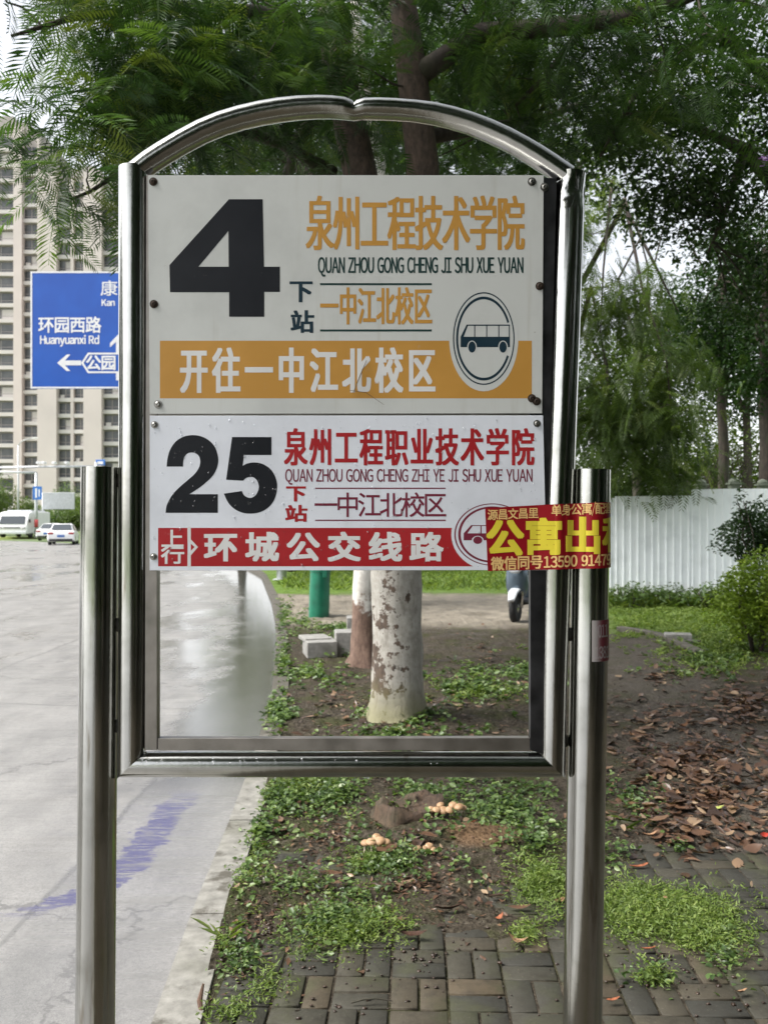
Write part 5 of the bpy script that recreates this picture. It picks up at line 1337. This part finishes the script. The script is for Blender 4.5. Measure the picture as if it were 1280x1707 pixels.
loft([(.44, .66, .10, .30), (.50, .66, .17, .31), (.55, .66, .16, .29), (.60, .70, .10, .20), (.63, .73, .04, .08)]).build('front_shield', SBODY, sco, smooth=True)
loft([(.42, .99, .12, .05), (.50, 1.0, .13, .08), (.58, .99, .10, .07), (.61, .98, .05, .04)]).build('handlebar_cowl', SBODY, sco, smooth=True)
m = MB(); m.lathe([(.03, -.03), (.085, -.01), (.09, .015), (.06, .035), (.001, .042)], L3_(.60, 0, .82), 18, axis=(fx, fy, .15), sx=1.2); m.build('headlight', SWHT, sco, smooth=True)
loft([(.34, .40, .06, .03), (.46, .475, .075, .03), (.60, .50, .075, .02), (.74, .46, .07, .03), (.84, .36, .05, .03)]).build('fender', SWHT, sco, smooth=True)
m = MB(); m.tube([L3_(.46, .09, .95), L3_(.60, .09, .23)], .024, 8); m.tube([L3_(.46, -.09, .95), L3_(.60, -.09, .23)], .024, 8); m.build('fork', SCHR, sco, smooth=True)
m = MB(); m.tube([L3_(.42, -.36, 1.04), L3_(.47, -.15, 1.0), L3_(.47, .15, 1.0), L3_(.42, .36, 1.04)], .016, 8); m.build('handlebar', SBLK, sco, smooth=True)
for sg in (-1, 1):
    m = MB(); m.tube([L3_(.45, sg * .22, 1.02), L3_(.42, sg * .28, 1.22)], .007, 6); m.lathe([(.04, -.012), (.06, 0), (.04, .008)], L3_(.42, sg * .30, 1.25), 12, axis=(fx, fy, 0), sx=1.4); m.build('mirror', SBLK, sco, smooth=True)
loft([(.46, .30, .10, .05), (.30, .29, .16, .04), (-.02, .29, .16, .04), (-.1, .32, .14, .06)]).build('footboard', SBLK, sco, smooth=True)
loft([(-.02, .45, .12, .18), (-.12, .50, .15, .22), (-.45, .56, .15, .18), (-.75, .62, .10, .10), (-.82, .64, .06, .05)]).build('rear_body', SBODY, sco, smooth=True)
loft([(.0, .74, .10, .03), (-.10, .76, .14, .05), (-.5, .78, .14, .05), (-.72, .80, .09, .03)]).build('seat', SBLK, sco, smooth=True)
m = MB(); m.tube([L3_(.05, .16, .26), L3_(-.02, .27, .03)], .012, 6); m.tube([L3_(.1, .18, .28), L3_(.18, .34, .25)], .018, 6); m.build('side_stand', SCHR, sco)

# ------------------------------------------------------------------ blue direction sign over the kerb
RD = 21.2; k_ = RD / F
def Wr(px, py, y=RD): p = P(px, py, RD); return (p[0], y, p[2])
def sgnfn(px, py, o_): p = P(px, py, RD); return (p[0], RD - o_, p[2])
rs = thing('direction_sign', 'big blue road direction sign with white characters and arrows beside the stand', 'road sign', (P(468, 0, RD)[0], RD + .2, 0))
SB = NT('blue reflective sheet'); n = SB.noise(1.2, 4); SB.fin(SB.ramp(n, [(.3, (.006, .075, .40, 1)), (.7, (.009, .10, .48, 1))]), .35)
m = MB(); a, b_ = Wr(51, 648), Wr(345, 452); m.box(((a[0] + b_[0]) / 2, RD + .02, (a[2] + b_[2]) / 2), (b_[0] - a[0], .04, b_[2] - a[2])); m.build('sign_panel', SB.m, rs, bevel=.02)
RW = simple('white reflective sheet', (.80, .80, .80), .4, 0, .05)
d = Decal()
for r_ in ((51.5, 452.5, 344.5, 455.2), (51.5, 644.8, 344.5, 647.5), (51.5, 455.2, 54.4, 644.8), (341.6, 455.2, 344.5, 644.8)): d.rect(*r_)
d.build('border', RW, rs, .006, sgnfn)
Decal().cjk('康', 170, 469, 195, 493, 25, .2, .2).build('lettering', RW, rs, .006, sgnfn); Decal().cjk('环园西路', 66, 529, 168, 555, 23.5, .5, .5).build('lettering', RW, rs, .006, sgnfn)
d = Decal().latin('Kan', 170, 499, 192, 510, .35, .3).latin('Huanyuanxi Rd', 67.5, 559.5, 166, 573.5, .45, .3); d.build('lettering', RW, rs, .006, sgnfn)
d = Decal().poly([[(96, 605), (112, 591), (118, 591), (109, 601), (136, 601), (136, 609), (109, 609), (118, 618.5), (112, 618.5)]])
d.poly([[(136, 605), (147, 588), (255, 588), (255, 622), (147, 622)], [(140, 605), (149, 619), (252, 619), (252, 591), (149, 591)]])
d.poly([[(198, 557), (212, 572), (212, 579), (202, 570), (202, 588), (194, 588), (194, 570), (184, 579), (184, 572)]]).rect(194, 622, 202, 634)
d.build('arrow', RW, rs, .006, sgnfn)
d = Decal().cjk('公园', 145, 593, 193, 617, 23, .6, .6).cjk('公园', 203, 593, 251, 617, 23, .6, .6) if False else Decal().cjk('公园', 145, 593, 193, 617, 23, .6, .6)
d.build('lettering', RW, rs, .0075, sgnfn)
POLE = simple('galvanised pole', (.52, .54, .55), .4, .3, .08, 4)
m = MB(); px_ = P(468, 0, RD)[0]; m.tube([(px_, RD + .2, -.05), (px_, RD + .2, 4), (px_, RD + .2, 7.9)], [.13, .12, .10], 16); m.build('pole', POLE, rs, smooth=True)
m = MB(); m.box((px_, RD + .2, .02), (.42, .42, .05)); m.build('base_plate', POLE, rs, bevel=.005)
for py in (500, 600):
    m = MB(); q = Wr(120, py, RD + .13); m.tube([q, (px_, RD + .13, q[2])], .06, 10); m.build('arm', POLE, rs, smooth=True)

# ------------------------------------------------------------------ apartment towers far off on the left
WALLP = simple('pinkish render', (.62, .555, .52), .8, 0, .06, .15); WALLG = simple('grey brown render', (.38, .35, .33), .8, 0, .08, .2); SLAB = simple('pale band', (.62, .585, .56), .8, 0, .06, .3)
gl = NT('window glass'); n = gl.noise(.25, 3); gl.fin(gl.ramp(n, [(.3, (.05, .055, .06, 1)), (.7, (.14, .145, .15, 1))]), .22)
fr = simple('window frame', (.30, .27, .25), .5)
def tower(label, x0, x1, ytop, d, depth, cols, piers, fl_px, y_low, roof, skip=()):
    """cols: pixel spans of the window bays, piers: pixel spans of projecting walls"""
    kx = d / F; X_ = lambda px: (px - 640) * kx; Z_ = lambda py: EYE - (py - HZ) * kx
    t = thing('apartment_tower', label, 'apartment tower', (X_((x0 + x1) / 2), d, 0))
    m = MB(); zt = Z_(ytop); m.box((X_((x0 + x1) / 2), d + depth / 2 + .9, (zt - .14) / 2), (X_(x1) - X_(x0), depth, zt + .14)); m.build('wall', WALLG, t)
    m = MB()
    for a, b_, pr, top in piers:
        zz = Z_(top); m.box(((X_(a) + X_(b_)) / 2, d + .9 - pr / 2, zz / 2), (X_(b_) - X_(a), pr, zz))
    m.build('pier', WALLP, t)
    fh = fl_px * kx; nf = int((zt - 1) / fh)
    cnt = 0; extra = MB(); bands = {}
    for ci, (a, b_, top) in enumerate(cols):
        w = X_(b_) - X_(a); xc = (X_(a) + X_(b_)) / 2
        zc = Z_(top)
        for f in range(nf):
            z = zc - (f + 1) * fh
            if z < 1: break
            bands.setdefault((f, ci), MB()).box((xc, d + .9 - .42, z + fh * .10), (w, .84, fh * .24))
            wz = z + fh * .22 + fh * .34
            key = ci
            def win(M_):
                M_.box((xc, d + .9 - .05, wz), (w - .06, .1, fh * .68), mi=0)
                M_.box((xc, d + .9 - .10, wz), (.14, .06, fh * .68), mi=1); M_.box((xc, d + .9 - .10, wz - fh * .12), (w - .06, .05, .1), mi=1)
                if (f * 7 + ci * 3) % 5 == 0: M_.box((xc + w * .22, d + .9 - .07, wz), (w * .38, .1, fh * .6), mi=2)
                if (f * 5 + ci) % 7 == 2: M_.box((xc - w * .2, d + .9 - .3, wz - fh * .25), (min(.9, w * .3), .4, .7), mi=2)
            if cnt < 100:
                w_ = MB(); win(w_); w_.build('window', [gl.m, fr, SLAB], t); cnt += 1
            else: win(extra)
    for f in bands: bands[f].build('balcony_band', SLAB, t)
    if extra.v: tag(extra.build('lower_windows', [gl.m, fr, SLAB], t), kind='stuff')
    m = MB()
    for (a, b_, z0, z1, pr) in roof: m.box(((X_(a) + X_(b_)) / 2, d + .9 + depth * .3 - pr, (Z_(z0) + Z_(z1)) / 2), (X_(b_) - X_(a), depth * .6, Z_(z1) - Z_(z0)))
    m.build('roof', WALLG, t)
    return t
tower('tall apartment tower cut by the left picture edge, pink piers and dark windows', -75, 64, 214, 166, 18,
      [(-68, -38, 214), (-26, 25, 225), (39, 63, 240)], [(-38, -26, 1.2, 208), (25, 39, 1.5, 214), (63, 66, 1.0, 226)], 26, 0, [(-70, 45, 214, 200, 0), (-20, 20, 200, 190, 0)])
tower('second apartment tower partly behind the blue sign, with wide pink wall strips', 64, 262, 292, 150, 18,
      [(97, 118, 298), (123, 142, 298), (172, 199, 318), (205, 228, 318)], [(66, 97, 1.6, 288), (118, 123, .9, 296), (142, 172, 1.7, 290), (199, 205, .9, 316), (228, 262, 1.6, 300)], 26.5, 0, [(120, 165, 292, 279, .3), (128, 158, 279, 274, .3)])

# ------------------------------------------------------------------ far end of the road
def Pz(px, py, d): p = P(px, py, d); return (p[0], d, p[2])
med = MB(); V = [P(-60, 0, 66)[0], P(66, 0, 78)[0]]
med.add([(-58, 66, -.14), (-36, 72, -.14), (-34, 84, -.14), (-60, 84, -.14), (-58, 66.2, .03), (-36.3, 72.2, .03), (-34.3, 84, .03), (-60, 84, .03)], [(0, 1, 5, 4), (1, 2, 6, 5), (2, 3, 7, 6), (3, 0, 4, 7), (4, 5, 6, 7)])
mg = NT('median grass'); n = mg.noise(1.5, 5); mg.fin(mg.ramp(n, [(.3, (.12, .17, .03, 1)), (.7, (.24, .27, .06, 1))]), .9)
tag(med.build('traffic_island', mg.m), kind='structure')
# pole with banner on the island
d = 80; x = P(61, 0, d)[0]
t = thing('signal_pole', 'pale pole with blue plates, red band and a long arm at the road end', 'pole', (x, d, 0))
m = MB(); m.tube([(x, d, 0), (x, d, 3), (x, d, P(0, 788, d)[2])], [.17, .15, .13], 12); m.build('pole', POLE, t, smooth=True)
m = MB(); m.tube([(x, d, P(0, 788, d)[2]), Pz(20, 787, d), Pz(-40, 786, d)], [.12, .10, .07], 8); m.build('arm', POLE, t, smooth=True)
BLUE2 = simple('blue plate', (.04, .17, .52), .4, 0, .1, 2)
m = MB(); a, b_ = Pz(57, 833, d), Pz(72, 811, d); m.box(((a[0] + b_[0]) / 2, d - .22, (a[2] + b_[2]) / 2), (b_[0] - a[0], .08, b_[2] - a[2])); pl = m.build('street_plate', BLUE2, t)
m = MB(); m.box(((a[0] + b_[0]) / 2 - .1, d - .27, (a[2] + b_[2]) / 2), (.16, .02, .9)); m.box(((a[0] + b_[0]) / 2 + .2, d - .27, (a[2] + b_[2]) / 2), (.1, .02, .7)); m.build('marking', RW, pl)
m = MB(); m.tube([Pz(61, 879, d), Pz(61, 866, d)], .185, 12); m.build('red_band', simple('red white band', (.55, .08, .08), .5), t, smooth=True)
# camera gantry
d = 58; x = P(161, 0, d)[0]; zt = P(0, 778, d)[2]
t = thing('camera_gantry', 'long grey arm with white traffic cameras crossing in front of the towers', 'camera gantry', (x, d, 0))
m = MB(); m.tube([(x, d, -.1), (x, d, zt + .3)], [.13, .11], 12); m.build('pole', POLE, t, smooth=True)
m = MB(); m.tube([(x, d, zt), Pz(70, 778, d), Pz(-30, 780, d)], [.09, .075, .06], 10); m.build('arm', POLE, t, smooth=True)
for px in (65, 74, 91, 112):
    m = MB(); c = Pz(px, 771.5, d); m.box(c, (.2, .45, .17)); m.box((c[0], c[1], c[2] - .13), (.04, .04, .14)); m.build('camera', RW, t, bevel=.02)
m = MB(); c = Pz(168, 771, d); m.box(c, (.66, .06, .40)); w = m.build('blue_plate', BLUE2, t, bevel=.03)
m = MB(); m.box((c[0], c[1] - .04, c[2] - .02), (.38, .01, .2)); m.build('marking', RW, w)
# grey back of a sign, pole
d = 84; x = P(72, 0, d)[0]
t = thing('grey_signboard', 'grey-backed road sign on a thin pole behind the white cars', 'road sign', (x, d, 0))
m = MB(); m.tube([(x, d, -.1), (x, d, P(0, 822, d)[2])], .08, 8); m.build('pole', POLE, t, smooth=True)
m = MB(); a, b_ = Pz(72, 849, d), Pz(125, 823, d); m.box(((a[0] + b_[0]) / 2, d, (a[2] + b_[2]) / 2), (b_[0] - a[0], .1, b_[2] - a[2])); m.build('board', simple('grey sign back', (.42, .44, .45), .5), t, bevel=.03)
m = MB(); m.tube([Pz(60, 822, d), Pz(125, 822, d)], .06, 6); m.build('arm', POLE, t)
d = 96; x = P(31, 0, d)[0]
t = thing('street_lamp', 'thin pale street lamp pole rising behind the white van', 'street lamp', (x, d, 0)); zt = P(0, 742, d)[2]
m = MB(); m.tube([(x, d, -.1), (x, d, zt)], [.12, .08], 8); m.build('pole', POLE, t, smooth=True)
m = MB(); m.tube([(x, d, zt), (x + .5, d, zt + .5), (x + 1.6, d, zt + .8)], [.06, .05, .04], 6); m.build('arm', POLE, t, smooth=True)
m = MB(); m.box((x + 1.9, d, zt + .8), (.7, .25, .12)); m.build('lamp_head', RW, t, bevel=.03)
# vehicles
CARW = simple('white car paint', (.78, .78, .78), .22, 0, .03, 2); CGL = simple('dark car glass', (.05, .06, .07), .08); TYRE = SRUB; REDL = simple('tail lamp red', (.35, .02, .02), .25); PLBL = simple('number plate', (.05, .15, .45), .4)
def car(label, x, y, rz, scale=1.0):
    t = thing('white_car', label, 'car', (x, y, -.08), 'white cars at the road end'); M_ = Matrix.Rotation(rz, 3, 'Z'); o3 = Vector((x, y, -.08))
    T_ = lambda p: tuple(M_ @ (Vector(p) * scale) + o3)
    def side(poly, hw_lo, hw_hi, name, mat, bev=.05):
        m = MB(); zs = [p[1] for p in poly]; z0, z1 = min(zs), max(zs); n = len(poly); V = []
        for sg in (-1, 1):
            for (f, z) in poly: V.append(T_((sg * (hw_lo + (hw_hi - hw_lo) * (z - z0) / (z1 - z0)), f, z)))
        m.add(V, [(i, (i + 1) % n, n + (i + 1) % n, n + i) for i in range(n)] + [tuple(range(n - 1, -1, -1)), tuple(range(n, 2 * n))]); return m.build(name, mat, t, bevel=bev, seg=3)
    # rear of the car at f = 0, nose at f = 4.5
    side([(.0, .35), (.06, .30), (.4, .22), (4.2, .22), (4.48, .34), (4.5, .62), (4.3, .74), (3.3, .90), (.5, .98), (.08, .96), (.0, .74)], .88, .86, 'body', CARW, .08)
    side([(.42, .95), (3.35, .90), (2.45, 1.40), (1.9, 1.46), (1.2, 1.44)], .80, .60, 'cabin', CARW, .07)
    m = MB()
    V = [T_(p) for p in ((-.66, .50, 1.02), (.66, .50, 1.02), (.55, 1.10, 1.385), (-.55, 1.10, 1.385))]
    nrm = Vector((0, -.62, .9)).normalized() * .035
    V = [tuple(Vector(v) + M_ @ nrm) for v in V]; m.add(V, [(0, 1, 2, 3)]); m.build('rear_window', CGL, t)
    for sg in (-1, 1):
        m = MB(); V = [T_((sg * (a + .02), f, z)) for a, f, z in ((.79, .95, 1.0), (.79, 3.0, .97), (.65, 2.35, 1.36), (.65, 1.25, 1.38))]; m.add(V, [(0, 1, 2, 3)]); m.build('side_window', CGL, t)
        m = MB(); m.box(T_((sg * .66, .02, .80)), (.34 * scale, .06, .14 * scale), rz); m.build('tail_lamp', REDL, t, bevel=.02)
        for f in (.85, 3.6):
            m = MB(); m.lathe([(.2, -.10), (.30, -.11), (.32, -.06), (.32, .06), (.30, .11), (.2, .10)], T_((sg * .77, f, .32)), 18, axis=M_ @ Vector((1, 0, 0))); w = m.build('wheel', TYRE, t, smooth=True)
            m = MB(); m.lathe([(.02, -.115), (.2, -.115), (.2, .115), (.02, .115)], T_((sg * .77, f, .32)), 14, axis=M_ @ Vector((1, 0, 0))); m.build('rim', SCHR, w)
    m = MB(); m.box(T_((0, -.015, .62)), (.46, .03, .15), rz); m.build('number_plate', PLBL, t)
    m = MB(); m.box(T_((0, .02, .36)), (1.5, .08, .14), rz); m.build('rear_bumper', SBLK, t, bevel=.03)
    return t
q = P(102, 0, 57); car('white sedan driving away at the road end, nearest of the two cars', q[0], 57, .28)
q = P(78, 0, 70); car('white car half hidden in front of the pole and behind the nearer sedan', q[0], 70, .1)
q = P(21, 0, 79); vx, vy = q[0], 79
t = thing('white_van', 'boxy white van facing the camera on the far side of the island', 'van', (vx, vy, 0))
hw = 25.5 * 79 / F; x0 = vx
m = MB(); m.prism([(vy, .35), (vy - .08, .8), (vy - .06, 1.25), (vy + .30, 2.0), (vy + .5, 2.35), (vy + 1.2, 2.5), (vy + 5.4, 2.5), (vy + 5.5, .35)], 0, x0 - hw, x0 + hw); m.build('body', CARW, t, bevel=.12, seg=3)
m = MB(); m.add([(x0 - hw * .84, vy - .085, 1.3), (x0 + hw * .84, vy - .085, 1.3), (x0 + hw * .78, vy + .27, 2.05), (x0 - hw * .78, vy + .27, 2.05)], [(0, 1, 2, 3)]); m.build('windscreen', CGL, t)
m = MB(); m.box((x0, vy - .10, .95), (hw * 1.1, .06, .16)); m.build('grille', simple('grey grille', (.2, .2, .21), .5), t, bevel=.02)
for sg in (-1, 1):
    m = MB(); m.box((x0 + sg * hw * .76, vy - .09, .95), (.36, .08, .22)); m.build('headlight', SCHR, t, bevel=.03)
    m = MB(); m.box((x0 + sg * (hw + .16), vy + .1, 1.6), (.18, .1, .34)); m.build('mirror', SBLK, t, bevel=.03)
    for f in (.95, 4.4):
        m = MB(); m.lathe([(.2, -.12), (.33, -.12), (.36, 0), (.33, .12), (.2, .12)], (x0 + sg * (hw - .14), vy + f, .36 - .05), 16, axis=(1, 0, 0)); m.build('wheel', TYRE, t, smooth=True)
m = MB(); m.box((x0, vy - .08, .5), (hw * 1.9, .12, .28)); m.build('bumper', SWHT, t, bevel=.04)
m = MB(); m.box((x0, vy + 3.2, 2.56), (hw * 1.6, 3.4, .14)); m.build('roof_rack', SWHT, t, bevel=.03)
# trees and shrubs at the road end
def small_tree(px, py_top, d, rx, label, mat, n=2600, L=.28):
    x = P(px, 0, d)[0]; zt = P(0, py_top, d)[2]; t = thing('distant_tree', label, 'tree', (x, d, 0), 'trees at the road end')
    m = MB(); m.tube([(x, d, -.1), (x, d, zt * .35), (x + .2, d, zt * .7)], [.16, .13, .06], 8); m.build('trunk', BARK, t, smooth=True)
    c = in_blobs([(x, d, zt * .55, rx, rx, zt * .45, n // 2), (x + rx * .4, d, zt * .45, rx * .8, rx * .8, zt * .35, n // 4), (x - rx * .4, d, zt * .42, rx * .8, rx * .8, zt * .32, n // 4)])
    c = c[c[:, 2] > .1]; n_ = len(c); s_ = L * rng.uniform(.6, 1.2, n_)
    cl = vnoise(c[:, 0] * .9 + c[:, 1], c[:, 2] * .9, 1.0, 4)
    V, Q = leaves(c, rng.random(n_) * 6.28, rng.uniform(-.7, .6, n_), rng.normal(0, .5, n_), s_, s_ * .55)
    np_mesh('crown', V, Q, mat, t, tint=np.repeat(np.clip(.6 * cl + .4 * rng.random(n_), 0, 1), 6))
small_tree(4, 788, 104, 2.4, 'dark round tree behind the white van at the left edge', LEAF_OLIVE)
small_tree(-14, 800, 98, 2.0, 'leafy tree half outside the left picture edge', LEAF_OLIVE)
small_tree(112, 800, 108, 2.2, 'light green tree above the grey signboard', LEAF_WEED)
small_tree(46, 826, 100, 1.8, 'bushy tree right behind the van roof', LEAF_OLIVE)
small_tree(92, 850, 98, 1.9, 'low bushy tree behind the nearer white sedan', LEAF_WEED)
small_tree(124, 846, 97, 1.7, 'low bushy tree just left of the left post', LEAF_OLIVE)
small_tree(70, 842, 99, 1.5, 'low bushy tree between the poles', LEAF_WEED)
small_tree(150, 815, 105, 2.2, 'bushy tree hidden mostly by the left post', LEAF_OLIVE)
